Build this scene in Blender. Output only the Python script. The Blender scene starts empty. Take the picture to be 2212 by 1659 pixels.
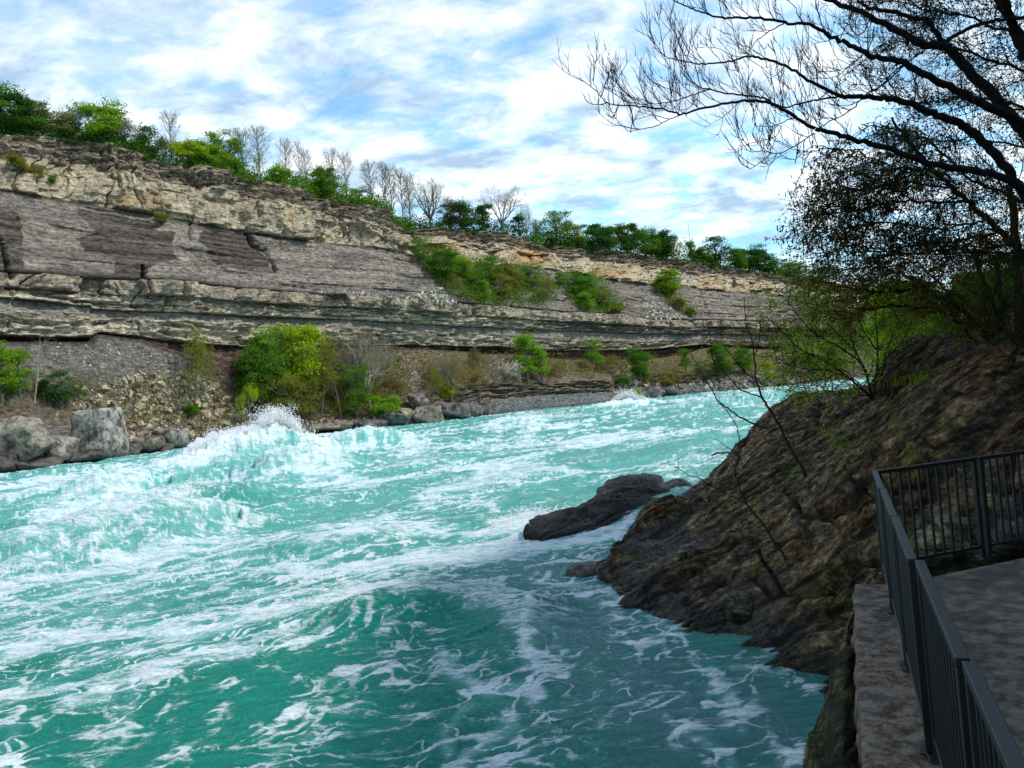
import bpy, math, random
import numpy as np
from mathutils import Vector, Matrix

# ------------------------------------------------------------------ camera
SC = bpy.context.scene
COL = SC.collection
F = 1670.0; CX, CY = 1106.0, 829.5            # working frame 2212 x 1659
CAMH = 5.5                                     # eye height over the river
ROLL = math.radians(5.0); PITCH = math.radians(0.93)
C0 = np.array([0.0, 0.0, CAMH])
fwd = np.array([0, math.cos(PITCH), math.sin(PITCH)])
u0 = np.array([0, -math.sin(PITCH), math.cos(PITCH)])
r0 = np.array([1.0, 0, 0])
camR = math.cos(ROLL) * r0 - math.sin(ROLL) * u0
camU = math.sin(ROLL) * r0 + math.cos(ROLL) * u0
cam = bpy.data.objects.new("camera", bpy.data.cameras.new("camera"))
COL.objects.link(cam)
cam.matrix_world = Matrix(((camR[0], camU[0], -fwd[0], C0[0]), (camR[1], camU[1], -fwd[1], C0[1]),
                           (camR[2], camU[2], -fwd[2], C0[2]), (0, 0, 0, 1)))
cam.data.sensor_width = 36.0
cam.data.lens = 36.0 * F / 2212.0
cam.data.clip_start = 0.05; cam.data.clip_end = 12000
SC.camera = cam

# ------------------------------------------------------------------ light
SUN_EL, SUN_AZ = math.radians(50), math.radians(98)     # azimuth from +Y clockwise
SC.view_settings.view_transform = 'Standard'
SC.view_settings.look = 'None'
SC.view_settings.exposure = 0.54
SC.view_settings.gamma = 1.0
SC.cycles.max_bounces = 5; SC.cycles.diffuse_bounces = 2; SC.cycles.glossy_bounces = 2
SC.cycles.transmission_bounces = 3; SC.cycles.transparent_max_bounces = 6
SC.cycles.use_denoising = True
sl = bpy.data.lights.new("sun", 'SUN'); sl.energy = 2.75; sl.angle = math.radians(3); sl.color = (1.0, .95, .86)
so = bpy.data.objects.new("sun", sl); COL.objects.link(so)
sd = Vector((math.cos(SUN_EL) * math.sin(SUN_AZ), math.cos(SUN_EL) * math.cos(SUN_AZ), math.sin(SUN_EL)))
so.rotation_euler = sd.to_track_quat('Z', 'Y').to_euler()

def nd(nt, t, **kw):
    n = nt.nodes.new(t)
    for k, v in kw.items(): setattr(n, k, v)
    return n
class NT:
    """small node helper"""
    def __init__(s, tree): s.t = tree; tree.nodes.clear()
    def n(s, t, ins=None, **kw):
        x = nd(s.t, t, **kw)
        for k, v in (ins or {}).items():
            sock = x.inputs[k]
            if hasattr(v, 'links') or isinstance(v, bpy.types.NodeSocket): s.t.links.new(v, sock)
            else: sock.default_value = v
        return x
    def math(s, op, a, b=None, c=None, clamp=False):
        x = s.t.nodes.new('ShaderNodeMath'); x.operation = op; x.use_clamp = clamp
        for i, v in enumerate((a, b, c)):
            if v is None: continue
            if isinstance(v, bpy.types.NodeSocket): s.t.links.new(v, x.inputs[i])
            else: x.inputs[i].default_value = v
        return x.outputs[0]
    def mix(s, f, a, b, mode='MIX'):
        x = s.t.nodes.new('ShaderNodeMix'); x.data_type = 'RGBA'; x.blend_type = mode
        for i, v in ((0, f), (6, a), (7, b)):
            if isinstance(v, bpy.types.NodeSocket): s.t.links.new(v, x.inputs[i])
            else: x.inputs[i].default_value = v if i == 0 else (*v[:3], 1)
        return x.outputs[2]
    def ramp(s, f, stops, interp='LINEAR'):
        x = s.t.nodes.new('ShaderNodeValToRGB'); s.t.links.new(f, x.inputs[0])
        e = x.color_ramp.elements; x.color_ramp.interpolation = interp
        while len(e) < len(stops): e.new(0.5)
        for q, (p, c) in zip(e, stops):
            q.position = p; q.color = (c, c, c, 1) if not hasattr(c, '__len__') else (*c[:3], 1)
        return x.outputs[0]
    def noise(s, vec, scale, detail=4, rough=.55, dist=0.0, out=0):
        x = s.t.nodes.new('ShaderNodeTexNoise')
        if vec is not None: s.t.links.new(vec, x.inputs['Vector'])
        x.inputs['Scale'].default_value = scale; x.inputs['Detail'].default_value = detail
        x.inputs['Roughness'].default_value = rough; x.inputs['Distortion'].default_value = dist
        return x.outputs[out]

W = bpy.data.worlds.new("World"); SC.world = W; W.use_nodes = True
w = NT(W.node_tree)
tc = w.n('ShaderNodeTexCoord').outputs['Generated']
sky = w.n('ShaderNodeTexSky', sky_type='NISHITA', sun_disc=False, sun_elevation=SUN_EL, sun_rotation=SUN_AZ)
sky.air_density = 1.0; sky.dust_density = .6; sky.ozone_density = 2.0
sp = w.n('ShaderNodeSeparateXYZ', {0: tc})
zz = w.math('MAXIMUM', sp.outputs[2], 0.0)
den = w.math('ADD', zz, 0.16)
px_ = w.math('DIVIDE', sp.outputs[0], den); py_ = w.math('DIVIDE', sp.outputs[1], den)
pv = w.n('ShaderNodeCombineXYZ', {0: px_, 1: py_, 2: 0.0}).outputs[0]
mp = w.n('ShaderNodeMapping', {'Vector': pv, 'Rotation': (0, 0, math.radians(24)), 'Scale': (1.0, 1.25, 1), 'Location': (.4, 1.7, 0)}).outputs[0]
big = w.noise(mp, .95, 3, .5, .25)
med = w.noise(mp, 4.6, 7, .58, .25)
puff = w.noise(mp, 11.0, 5, .55, .2)
cl = w.math('ADD', w.math('MULTIPLY', big, .46), w.math('ADD', w.math('MULTIPLY', med, .50), w.math('MULTIPLY', puff, .24)))
cover = w.ramp(cl, [(.46, .06), (.54, .45), (.62, .88), (.70, 1.0)])
# the veil thickens toward the horizon and to the west
lowz = w.ramp(sp.outputs[2], [(0.0, .75), (.12, .5), (.32, .12), (.6, 0.0)])
west = w.ramp(w.math('MULTIPLY_ADD', sp.outputs[0], .5, .5), [(.12, .75), (.36, .45), (.5, 0.0)])
cover = w.math('MAXIMUM', cover, w.math('MAXIMUM', lowz, west))
cover = w.math('MULTIPLY', cover, .97)
shade = w.noise(mp, 3.6, 7, .62, .25)
ccol = w.ramp(shade, [(.37, (.36, .48, .62)), (.48, (.66, .78, .88)), (.58, (1.0, 1.02, 1.04))])
grey = w.ramp(sp.outputs[2], [(.30, 0.0), (.62, .62)])
ccol = w.mix(grey, ccol, (.33, .42, .58))
skyc = w.mix(1.0, sky.outputs[0], (.66, 1.22, 1.30), 'MULTIPLY')
bg1 = w.n('ShaderNodeBackground', {'Color': skyc, 'Strength': .15})
bg2 = w.n('ShaderNodeBackground', {'Color': ccol, 'Strength': .95})
ms = w.n('ShaderNodeMixShader', {0: cover, 1: bg1.outputs[0], 2: bg2.outputs[0]})
w.n('ShaderNodeOutputWorld', {0: ms.outputs[0]})

# ------------------------------------------------------------------ helpers
rng = np.random.default_rng(7); random.seed(7)
def P(px, py, d):
    """world point seen at (px,py) at depth d metres"""
    px = np.asarray(px, float); py = np.asarray(py, float); d = np.asarray(d, float)
    v = fwd + camR * ((px - CX) / F)[..., None] - camU * ((py - CY) / F)[..., None]
    return C0 + v * d[..., None]
def PZ(px, py, z):
    v = fwd + camR * ((px - CX) / F) - camU * ((py - CY) / F)
    return C0 + v * ((z - CAMH) / v[2])
def proj(p):
    q = np.asarray(p, float) - C0
    d = q @ fwd
    return CX + F * (q @ camR) / d, CY - F * (q @ camU) / d, d

_perm = np.random.default_rng(3).permutation(256); _perm = np.concatenate([_perm, _perm, _perm])
_g = np.random.default_rng(4).normal(size=(256, 3)); _g /= np.linalg.norm(_g, axis=1)[:, None]
def pn(x, y, z=0.0, seed=0):
    x = np.asarray(x, float) + seed * 17.31; y = np.asarray(y, float) + seed * 5.7; z = np.asarray(z, float) + seed * 3.17
    x, y, z = np.broadcast_arrays(x, y, z)
    xi, yi, zi = np.floor(x).astype(int), np.floor(y).astype(int), np.floor(z).astype(int)
    fx, fy, fz = x - xi, y - yi, z - zi
    u = fx * fx * fx * (fx * (fx * 6 - 15) + 10); v = fy * fy * fy * (fy * (fy * 6 - 15) + 10); w_ = fz * fz * fz * (fz * (fz * 6 - 15) + 10)
    xi &= 255; yi &= 255; zi &= 255
    def g(dx, dy, dz):
        h = _perm[_perm[_perm[xi + dx] + yi + dy] + zi + dz]
        gg = _g[h]
        return gg[..., 0] * (fx - dx) + gg[..., 1] * (fy - dy) + gg[..., 2] * (fz - dz)
    a = g(0, 0, 0) * (1 - u) + g(1, 0, 0) * u; b = g(0, 1, 0) * (1 - u) + g(1, 1, 0) * u
    c = g(0, 0, 1) * (1 - u) + g(1, 0, 1) * u; d = g(0, 1, 1) * (1 - u) + g(1, 1, 1) * u
    a = a * (1 - v) + b * v; c = c * (1 - v) + d * v
    return (a * (1 - w_) + c * w_) * 1.6
def fbm(x, y, z=0.0, o=4, seed=0, gain=.5, lac=2.03):
    s, a, t = 0, 1.0, 0
    for i in range(o):
        s = s + a * pn(x, y, z, seed + i * 7); t += a
        a *= gain; x = np.asarray(x) * lac; y = np.asarray(y) * lac; z = np.asarray(z) * lac
    return s / t
def ridg(x, y, z=0.0, o=4, seed=0, gain=.5):
    s, a, t = 0, 1.0, 0
    for i in range(o):
        s = s + a * (1 - 2.2 * np.abs(pn(x, y, z, seed + i * 7))); t += a
        a *= gain; x = np.asarray(x) * 2.03; y = np.asarray(y) * 2.03; z = np.asarray(z) * 2.03
    return s / t
def sst(a, b, x):
    t = np.clip((x - a) / (b - a), 0, 1); return t * t * (3 - 2 * t)
def hsh(a, b, s=0):
    a = np.asarray(a).astype(np.int64); b = np.asarray(b).astype(np.int64)
    return _perm[(_perm[(a + s * 31) & 255] + b * 7 + s) & 255] / 255.0

def mesh_np(name, V, faces, mat=None, parent=None, smooth=True, attrs=None, mats=None, midx=None):
    """faces: int array (n,3) or (n,4), or a list of such arrays"""
    me = bpy.data.meshes.new(name)
    V = np.asarray(V, np.float32).reshape(-1, 3)
    if not isinstance(faces, list): faces = [faces]
    faces = [np.asarray(f, np.int32) for f in faces if len(f)]
    nl = sum(f.size for f in faces); nf = sum(len(f) for f in faces)
    me.vertices.add(len(V)); me.vertices.foreach_set('co', V.ravel())
    me.loops.add(nl); me.polygons.add(nf)
    me.loops.foreach_set('vertex_index', np.concatenate([f.ravel() for f in faces]))
    tot = np.concatenate([np.full(len(f), f.shape[1], np.int32) for f in faces])
    st = np.concatenate([[0], np.cumsum(tot)[:-1]]).astype(np.int32)
    me.polygons.foreach_set('loop_start', st); me.polygons.foreach_set('loop_total', tot)
    me.polygons.foreach_set('use_smooth', np.full(nf, smooth))
    me.update(calc_edges=True)
    for k, v in (attrs or {}).items():
        v = np.asarray(v, np.float32)
        if v.ndim == 1:
            a = me.attributes.new(k, 'FLOAT', 'POINT'); a.data.foreach_set('value', v)
        elif v.shape[1] == 4:
            a = me.attributes.new(k, 'FLOAT_COLOR', 'POINT'); a.data.foreach_set('color', v.ravel())
        else:
            a = me.attributes.new(k, 'FLOAT_VECTOR', 'POINT'); a.data.foreach_set('vector', v.ravel())
    for m in (mats or ([mat] if mat else [])): me.materials.append(m)
    if midx is not None: me.polygons.foreach_set('material_index', np.asarray(midx, np.int32))
    o = bpy.data.objects.new(name, me); COL.objects.link(o)
    if parent: o.parent = parent
    return o
def grid_faces(nr, nc, flip=False):
    i = np.arange(nr - 1)[:, None] * nc + np.arange(nc - 1)[None, :]
    f = np.stack([i, i + 1, i + nc + 1, i + nc], -1).reshape(-1, 4)
    return f[:, ::-1] if flip else f
def tag(o, label=None, cat=None, group=None, kind=None):
    if label: o['label'] = label
    if cat: o['category'] = cat
    if group: o['group'] = group
    if kind: o['kind'] = kind
    return o
def empty(name, loc=(0, 0, 0), rz=0.0):
    o = bpy.data.objects.new(name, None); COL.objects.link(o); o.location = tuple(float(q) for q in loc); o.rotation_euler = (0, 0, rz)
    o.empty_display_size = .3
    return o
def mat_new(name):
    m = bpy.data.materials.new(name); m.use_nodes = True
    return m, NT(m.node_tree)
def out(n, sh): n.n('ShaderNodeOutputMaterial', {0: sh})
def pbsdf(n, col, rough=.9, spec=.3, normal=None, **kw):
    ins = {'Base Color': col if isinstance(col, bpy.types.NodeSocket) else (*col, 1), 'Roughness': rough, 'Specular IOR Level': spec}
    if normal is not None: ins['Normal'] = normal
    ins.update(kw)
    return n.n('ShaderNodeBsdfPrincipled', ins).outputs[0]
def bump(n, h, s=.5, d=.1): return n.n('ShaderNodeBump', {'Height': h, 'Strength': s, 'Distance': d}).outputs[0]

class Geo:
    """collects tubes, quads and boxes into one mesh"""
    def __init__(s): s.v = []; s.q = []; s.t = []; s.n = 0
    def add(s, V, Q=None, T=None):
        V = np.asarray(V, float).reshape(-1, 3)
        if Q is not None and len(Q): s.q.append(np.asarray(Q) + s.n)
        if T is not None and len(T): s.t.append(np.asarray(T) + s.n)
        s.v.append(V); s.n += len(V)
    def tube(s, pts, rad, k=5):
        pts = np.asarray(pts, float); m = len(pts)
        if m < 2: return
        rad = np.broadcast_to(np.asarray(rad, float), (m,))
        t = np.gradient(pts, axis=0); t /= np.linalg.norm(t, axis=1)[:, None] + 1e-9
        ref = np.array([0.31, 0.17, .93]) if abs(t[0][2]) < .9 else np.array([1.0, .1, .05])
        a = np.cross(t, ref); a /= np.linalg.norm(a, axis=1)[:, None] + 1e-9
        b = np.cross(t, a)
        ang = np.arange(k) * (2 * math.pi / k)
        V = pts[:, None] + rad[:, None, None] * (a[:, None] * np.cos(ang)[None, :, None] + b[:, None] * np.sin(ang)[None, :, None])
        i = np.arange(m - 1)[:, None] * k; j = np.arange(k)[None, :]; j2 = (j + 1) % k
        Q = np.stack([i + j, i + j2, i + k + j2, i + k + j], -1).reshape(-1, 4)
        s.add(V.reshape(-1, 3), Q)
    def box(s, c, ax, ay, az):
        """centre and three half-axis vectors"""
        c, ax, ay, az = (np.asarray(q, float) for q in (c, ax, ay, az))
        V = [c + i * ax + j * ay + k * az for k in (-1, 1) for j in (-1, 1) for i in (-1, 1)]
        Q = [(0, 2, 3, 1), (4, 5, 7, 6), (0, 1, 5, 4), (2, 6, 7, 3), (0, 4, 6, 2), (1, 3, 7, 5)]
        s.add(V, Q)
    def leaves(s, c, size, r, up=0.35, asp=.55, down=0.0):
        """one small rhombic leaf blade per centre"""
        c = np.asarray(c, float).reshape(-1, 3); n = len(c)
        if n == 0: return
        d = r.normal(size=(n, 3)); d[:, 2] = d[:, 2] * (1 - up) - down; d /= np.linalg.norm(d, axis=1)[:, None]
        e = r.normal(size=(n, 3)); e -= (e * d).sum(1)[:, None] * d; e[:, 2] *= .7; e /= np.linalg.norm(e, axis=1)[:, None]
        sz = (size * (0.6 + .8 * r.random(n)))[:, None] if np.ndim(size) == 0 else (size * (0.6 + .8 * r.random(n)))[:, None]
        V = np.stack([c - d * sz * .5, c + e * sz * asp * .5, c + d * sz * .5, c - e * sz * asp * .5], 1)
        s.add(V.reshape(-1, 3), np.arange(n * 4).reshape(n, 4))
    def build(s, name, mat, parent=None, smooth=False):
        if not s.v: return None
        f = []
        if s.q: f.append(np.concatenate(s.q))
        if s.t: f.append(np.concatenate(s.t))
        return mesh_np(name, np.concatenate(s.v), f, mat, parent, smooth)
# ================================================================== far gorge wall
# strata lines read across the wall: (x, y) knots for each layer boundary
K = dict(
 rim=[(-500,230),(0,286),(147,296),(273,317),(332,342),(455,361),(612,398),(664,411),(770,437),(832,450),(859,480),(880,498),(958,491),(1024,497),(1093,504),(1174,534),(1217,531),(1352,546),(1472,564),(1532,567),(1667,594),(1800,612),(2000,640)],
 capm=[(-500,330),(0,352),(147,362),(332,392),(455,415),(612,447),(770,480),(859,510),(958,518),(1093,537),(1217,553),(1352,572),(1532,594),(1667,612),(2000,655)],
 capb=[(-500,395),(0,412),(140,436),(290,461),(448,489),(595,513),(774,532),(880,550),(994,564),(1099,576),(1189,583),(1309,604),(1397,615),(1487,620),(1577,631),(1697,640),(2000,668)],
 ledt=[(-500,580),(0,590),(245,606),(385,611),(539,628),(710,640),(844,645),(979,655),(1084,663),(1222,677),(1331,680),(1397,690),(1517,692),(1667,696),(2000,710)],
 ledm=[(-500,612),(0,622),(245,638),(385,643),(539,656),(710,665),(844,672),(979,680),(1084,687),(1222,697),(1397,706),(1517,707),(1667,710),(2000,722)],
 ledb=[(-500,640),(0,650),(266,673),(385,676),(539,684),(710,690),(844,697),(979,705),(1084,708),(1222,715),(1397,721),(1517,722),(1667,724),(2000,733)],
 b2t=[(-500,660),(0,672),(266,690),(385,692),(539,698),(710,705),(844,712),(979,720),(1084,723),(1222,731),(1397,738),(1517,733),(1667,738),(2000,742)],
 b2b=[(-500,725),(0,731),(196,733),(214,719),(300,728),(420,745),(539,750),(710,748),(844,745),(979,748),(1084,752),(1222,758),(1397,756),(1517,745),(1667,748),(2000,750)],
 tal=[(-500,740),(0,738),(196,738),(214,722),(300,733),(420,776),(510,824),(560,832),(640,800),(750,765),(881,752),(1119,765),(1222,776),(1294,778),(1438,772),(1517,752),(1562,750),(1700,755),(2000,758)],
 low=[(-500,950),(0,930),(200,905),(420,885),(560,880),(664,870),(800,862),(960,832),(1049,830),(1294,822),(1330,830),(1442,806),(1532,812),(1712,806),(2000,790)],
 shore=[(-500,1075),(0,1022),(100,1009),(200,996),(400,968),(664,934),(780,923),(923,914),(1031,900),(1084,888),(1200,878),(1329,866),(1438,856),(1532,845),(1712,830),(1817,821),(2000,806)],
)
DL = [(-500,135),(0,173),(385,200),(664,232),(979,270),(1222,315),(1397,350),(1517,370),(1667,395),(2000,440)]
DS = [(-500,100),(0,131),(200,153),(400,180),(664,205),(923,226),(1084,262),(1329,296),(1438,310),(1532,320),(1712,330),(2000,345)]
def kn(k, x):
    k = K[k] if isinstance(k, str) else k
    return np.interp(x, [a for a, b in k], [b for a, b in k])
LAY = ['shore', 'low', 'tal', 'b2b', 'b2t', 'ledb', 'ledm', 'ledt', 'capb', 'capm', 'rim']
NOM = [0, 14, 24, 27, 31, 34, 38, 43, 62, 70, 79]      # nominal heights (m)
def lay_depth(x):
    dl, ds = kn(DL, x), kn(DS, x)
    rec = 14 * sst(850, 900, x) * (1 - .3 * sst(1400, 1700, x))
    shelf = sst(930, 1000, x)                               # lower ledge right of the middle
    cone = np.exp(-((x - 235) / 120.0) ** 2) * 9            # scree cone
    return [ds, ds + (dl - ds) * (.42 - .22 * shelf), dl - 9 + 5 * shelf - cone * .4, dl - 5 - cone * .4, dl - 3, dl - 1.5, dl - .5, dl,
            dl + 20 + rec * .3, dl + 23 + rec, dl + 28 + rec]
NC, = (1230,)
colx = np.linspace(-420, 1960, NC)
ys = np.stack([kn(k, colx) for k in LAY]); ds_ = np.stack(lay_depth(colx))
rows_per = [70, 66, 18, 38, 14, 34, 32, 110, 66, 66]
# fractional layer coordinate for each mesh row
L = np.concatenate([[ -1.0, -.5]] + [i + np.arange(n) / n for i, n in enumerate(rows_per)] + [[10.0, 10.3, 11, 12]])
NR = len(L)
def cliff_eval(Lr, X):
    """pixel row y, depth for layer coordinate Lr (n,) at columns X (m,)"""
    yy = np.stack([kn(k, X) for k in LAY]); dd = np.stack(lay_depth(X))
    P3 = P(np.broadcast_to(X, yy.shape), yy, dd)            # layer lines in 3D
    return P3
P3 = cliff_eval(L, colx)
base = np.zeros((NR, NC, 3)); nomz = np.zeros(NR)
for r_, l in enumerate(L):
    if l < 0:
        base[r_] = P3[0] + np.array([.4, -.9, 0]) * (-l * 9) + np.array([0, 0, l * 7]); nomz[r_] = l * 4
    elif l >= 10:
        e = l - 10
        back = P3[10] - np.array([0, 0, CAMH]); back[:, 2] = 0; back /= np.linalg.norm(back, axis=1)[:, None]
        back = back * .5 + np.array([-.5, .6, 0]) * .7
        base[r_] = P3[10] + back * (e * 60) + np.array([0, 0, 1]) * (min(e, .3) * 10 + e * 5); nomz[r_] = 79 + e * 4
    else:
        i = int(l); t = l - i
        base[r_] = P3[i] * (1 - t) + P3[i + 1] * t; nomz[r_] = NOM[i] * (1 - t) + NOM[i + 1] * t
# arc length along the wall (metres) per column, from the ledge line
e = np.linalg.norm(np.diff(P3[7][:, :2], axis=0), axis=1); S = np.concatenate([[0], np.cumsum(e)])
tan = np.gradient(P3[7][:, :2], axis=0); tan /= np.linalg.norm(tan, axis=1)[:, None]
# smooth the outward normal
kk = np.ones(61) / 61
tan = np.stack([np.convolve(np.pad(tan[:, i], 30, mode='edge'), kk, 'valid') for i in (0, 1)], 1)
NRM = np.stack([tan[:, 1], -tan[:, 0], 0 * tan[:, 0]], 1); NRM /= np.linalg.norm(NRM, axis=1)[:, None]
SS, HH = np.meshgrid(S, nomz); LL = np.broadcast_to(L[:, None], SS.shape); XX = np.broadcast_to(colx, SS.shape)
# --- displacement
def blocks(s, h, bw, bh, seed, jit=.35):
    hb = np.floor(h / bh + .25 * pn(s / 22, h / 30, seed=seed))
    sb = np.floor(s / bw + hsh(hb, hb * 0, seed) * 3.7 + jit * pn(s / bw, h / bh, seed=seed + 3))
    return hsh(sb, hb, seed) - .5
def bed(h, t, s, seed, sharp=1.0):
    k = h / t + .35 * pn(s / 35, h / 9, seed=seed)
    i = np.floor(k); f = k - i
    a = hsh(i, i * 0, seed) - .5; return a + sharp * (f - .5) * .5
cap = sst(8.0, 8.06, LL) * (1 - sst(9.95, 10.05, LL)); capt = sst(9.0, 9.25, LL) * (1 - sst(9.98, 10.3, LL))
led = sst(6.0, 6.05, LL) * (1 - sst(6.96, 7.0, LL)); thin = sst(5.0, 5.05, LL) * (1 - sst(5.98, 6.02, LL))
thin2 = sst(3.0, 3.1, LL) * (1 - sst(3.95, 4.05, LL)); red = sst(2.0, 2.1, LL) * (1 - sst(2.95, 3.05, LL)) * (1 - 0 * LL)
shale = sst(7.02, 7.1, LL) * (1 - sst(7.95, 8.03, LL)); mid = sst(4.0, 4.1, LL) * (1 - sst(4.95, 5.0, LL))
talus = sst(-.2, .02, LL) * (1 - sst(1.9, 2.05, LL))
shelf = sst(950, 985, XX) * (1 - sst(1300, 1335, XX)) + sst(1395, 1415, XX) * (1 - sst(1545, 1565, XX))
lows = shelf * sst(-.5, 0.02, LL) * (1 - sst(.95, 1.02, LL))
sw = SS + 2.2 * pn(HH / 6, SS / 20, seed=60) + .8 * pn(HH / 2.2, SS / 5, seed=61)
hw = HH + 1.0 * pn(SS / 16, HH / 12, seed=62)
big_ = fbm(SS / 55, HH / 60, o=3, seed=1)
D = 3.2 * big_
D += cap * (4.2 * blocks(sw, hw, 11, 17, 2) + 2.2 * blocks(sw, hw, 4.6, 7, 5) + 1.1 * blocks(sw, hw, 2.4, 1.9, 6) + 1.6 * fbm(SS / 7, HH / 12, o=4, seed=8) + .35 * ridg(SS / 2.2, HH / 4, o=3, seed=9))
jn = np.abs(pn(sw / 7.5 + .3 * pn(SS / 9, HH / 6, seed=12), HH / 45, seed=11)); D -= cap * 3.4 * (1 - sst(0, .05, jn)) * sst(-.1, .2, pn(SS / 20, HH / 14, seed=13))
D += capt * (-1.2 + 1.7 * bed(hw, 1.7, SS, 14) + 1.5 * blocks(sw, hw, 4.0, 1.5, 15) + 1.2 * fbm(SS / 3, HH / 2, o=3, seed=16))
D += cap * (1.0 * bed(hw, 4.0, SS, 17))
D += shale * (1.3 * bed(hw, 2.6, SS, 20, .6) * sst(-.25, .3, pn(SS / 30, HH / 5, seed=27)) + .8 * bed(hw, .9, SS, 21) + .9 * blocks(sw, hw, 7, 2.2, 28) * sst(-.1, .3, pn(SS / 24, HH / 8, seed=29)) + .6 * fbm(SS / 5, HH / 2.2, o=4, seed=22) + 1.1 * fbm(SS / 16, HH / 18, o=2, seed=23))
gul = pn(SS / 17 + HH / 40, HH / 90, seed=24); D -= shale * 3.0 * (1 - sst(0, .06, np.abs(gul))) * sst(.1, .35, pn(SS / 45, HH / 60, seed=26))
D += led * (2.6 + 2.6 * blocks(sw, hw * .1, 7, 9, 30) + 1.3 * blocks(sw, hw, 3, 4, 31) + 1.0 * fbm(SS / 4, HH / 4, o=4, seed=32))
gap = hsh(np.floor(sw / 13), 0 * sw, 33); D -= led * 2.6 * (gap > .8)
for m_, sd_ in ((thin, 40), (thin2, 44), (lows * sst(.45, .5, LL), 48)):
    D += m_ * (.4 + .75 * bed(hw, 1.3, SS, sd_) + .6 * bed(hw, .5, SS, sd_ + 1) + 1.9 * blocks(sw, hw, 4.2, .8, sd_ + 2) + 1.3 * blocks(sw, hw, 12, 2.0, sd_ + 5) + .9 * fbm(SS / 3, HH / 1.5, o=3, seed=sd_ + 3))
D += mid * (-.6 + .4 * fbm(SS / 5, HH / 3, o=3, seed=52))
D += red * (-1.6 + 1.0 * bed(hw, .9, SS, 54) + .5 * blocks(sw, hw, 4, .9, 55) + .5 * fbm(SS / 3, HH / 2, o=3, seed=56))
D += lows * (1 - sst(.45, .5, LL)) * (1.0 + .5 * fbm(SS / 8, HH / 5, o=4, seed=57))
tl = talus * (1 - lows)
cone = np.exp(-((XX - 235) / 190.0) ** 2) * sst(.9, 1.6, LL)
rough = 1 - .8 * cone
D += tl * (2.6 * fbm(SS / 22, HH / 20, o=3, seed=58) + rough * (1.3 * fbm(SS / 3.5, HH / 3, o=4, seed=59) + .8 * ridg(SS / 1.9, HH / 1.8, o=3, seed=63)) + .15 * fbm(SS, HH, o=2, seed=64))
jv = np.abs(pn(sw / 6.5, HH / 26, seed=93)); D -= (led + thin + thin2 * .8) * 1.9 * (1 - sst(0, .05, jv)) * sst(-.15, .1, pn(SS / 15, HH / 9, seed=94))
D += (thin + thin2) * 1.3 * fbm(SS / 9, HH / 1.6, o=3, seed=95) * sst(-.2, .2, pn(SS / 20, HH / 5, seed=96))
# left bedded bench that sticks out over the scree
bench = (1 - sst(186, 198, XX)) * sst(2.9, 3.0, LL) * (1 - sst(5, 5.6, LL)); D += bench * 3.0
qx_, qy_, _q = proj(base.reshape(-1, 3)); qy_ = qy_.reshape(SS.shape); CRK = np.zeros(SS.shape)
wob1 = 3.5 * fbm(SS / 3, HH / 2, o=3, seed=90); wob2 = 2.5 * fbm(SS / 4, HH / 2, o=3, seed=91)
for pl, w_c, dp in (([(530,498),(549,532),(574,542),(597,586)],3.2,4.5), ([(306,575),(312,612),(317,640)],3.0,4), ([(-30,470),(6,530),(22,600)],4,4), ([(384,612),(387,640)],2.4,3), ([(410,470),(414,520)],2.4,3), ([(738,455),(742,500)],2.2,3), ([(760,470),(764,520)],2.2,3),
                    ([(540,400),(552,470)],2.0,2.5), ([(248,360),(253,410)],2.0,2.5), ([(1015,590),(1040,640)],2,2), ([(730,640),(740,668)],2.6,3), ([(979,655),(984,705)],2.2,3), ([(1197,540),(1200,585)],2.2,3)):
    best = np.full(SS.shape, 1e9)
    for a, b in zip(pl[:-1], pl[1:]):
        abx, aby = b[0] - a[0], b[1] - a[1]; t = np.clip(((XX + wob1 - a[0]) * abx + (qy_ + wob2 - a[1]) * aby) / (abx * abx + aby * aby), 0, 1)
        best = np.minimum(best, np.hypot(XX + wob1 - a[0] - t * abx, qy_ + wob2 - a[1] - t * aby))
    g = np.exp(-(best / w_c) ** 2); D -= dp * g; CRK = np.maximum(CRK, g)
Vc = base + NRM[None] * (1.15 * D)[..., None]
Vc[..., 2] += capt * .5 * fbm(SS / 4, HH / 3, o=2, seed=65) + sst(9.9, 10.3, LL) * fbm(SS / 6, HH, o=2, seed=66) * .8
# --- colour
def lerp(a, b, t): return a + (b - a) * t[..., None]
col = np.zeros(SS.shape + (3,))
nA = fbm(SS / 9, HH / 7, o=4, seed=70); nB = fbm(SS / 2.2, HH / 3.5, o=4, seed=71); nS = fbm(SS / 1.3, HH / 11, o=4, seed=72); nT = fbm(SS / 26, HH / .7, o=3, seed=73)
cream = lerp(np.broadcast_to(np.array([.62, .51, .35]), col.shape), np.array([.43, .355, .255]), sst(-.25, .35, nA + .4 * nB))
cream = lerp(cream, np.array([.50, .32, .16]), .75 * sst(.22, .5, fbm(SS / 12, HH / 9, o=3, seed=74)))
cream = lerp(cream, np.array([.14, .125, .115]), .75 * sst(.12, .5, nS) * sst(-.2, .3, pn(SS / 14, HH / 20, seed=75)))
weath = lerp(np.broadcast_to(np.array([.31, .255, .19]), col.shape), np.array([.48, .40, .29]), sst(-.1, .5, nB + .5 * nT))
weath = lerp(weath, np.array([.10, .085, .07]), .55 * sst(.1, .45, nA))
sh = lerp(np.broadcast_to(np.array([.235, .20, .175]), col.shape), np.array([.37, .315, .25]), sst(-.3, .4, nT + .5 * nB))
sh = lerp(sh, np.array([.42, .36, .27]), .75 * sst(.20, .42, nT) * sst(-.25, .2, nA)); sh = lerp(sh, np.array([.12, .105, .10]), .6 * sst(.15, .45, fbm(SS / 20, HH / 6, o=4, seed=85)))
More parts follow.
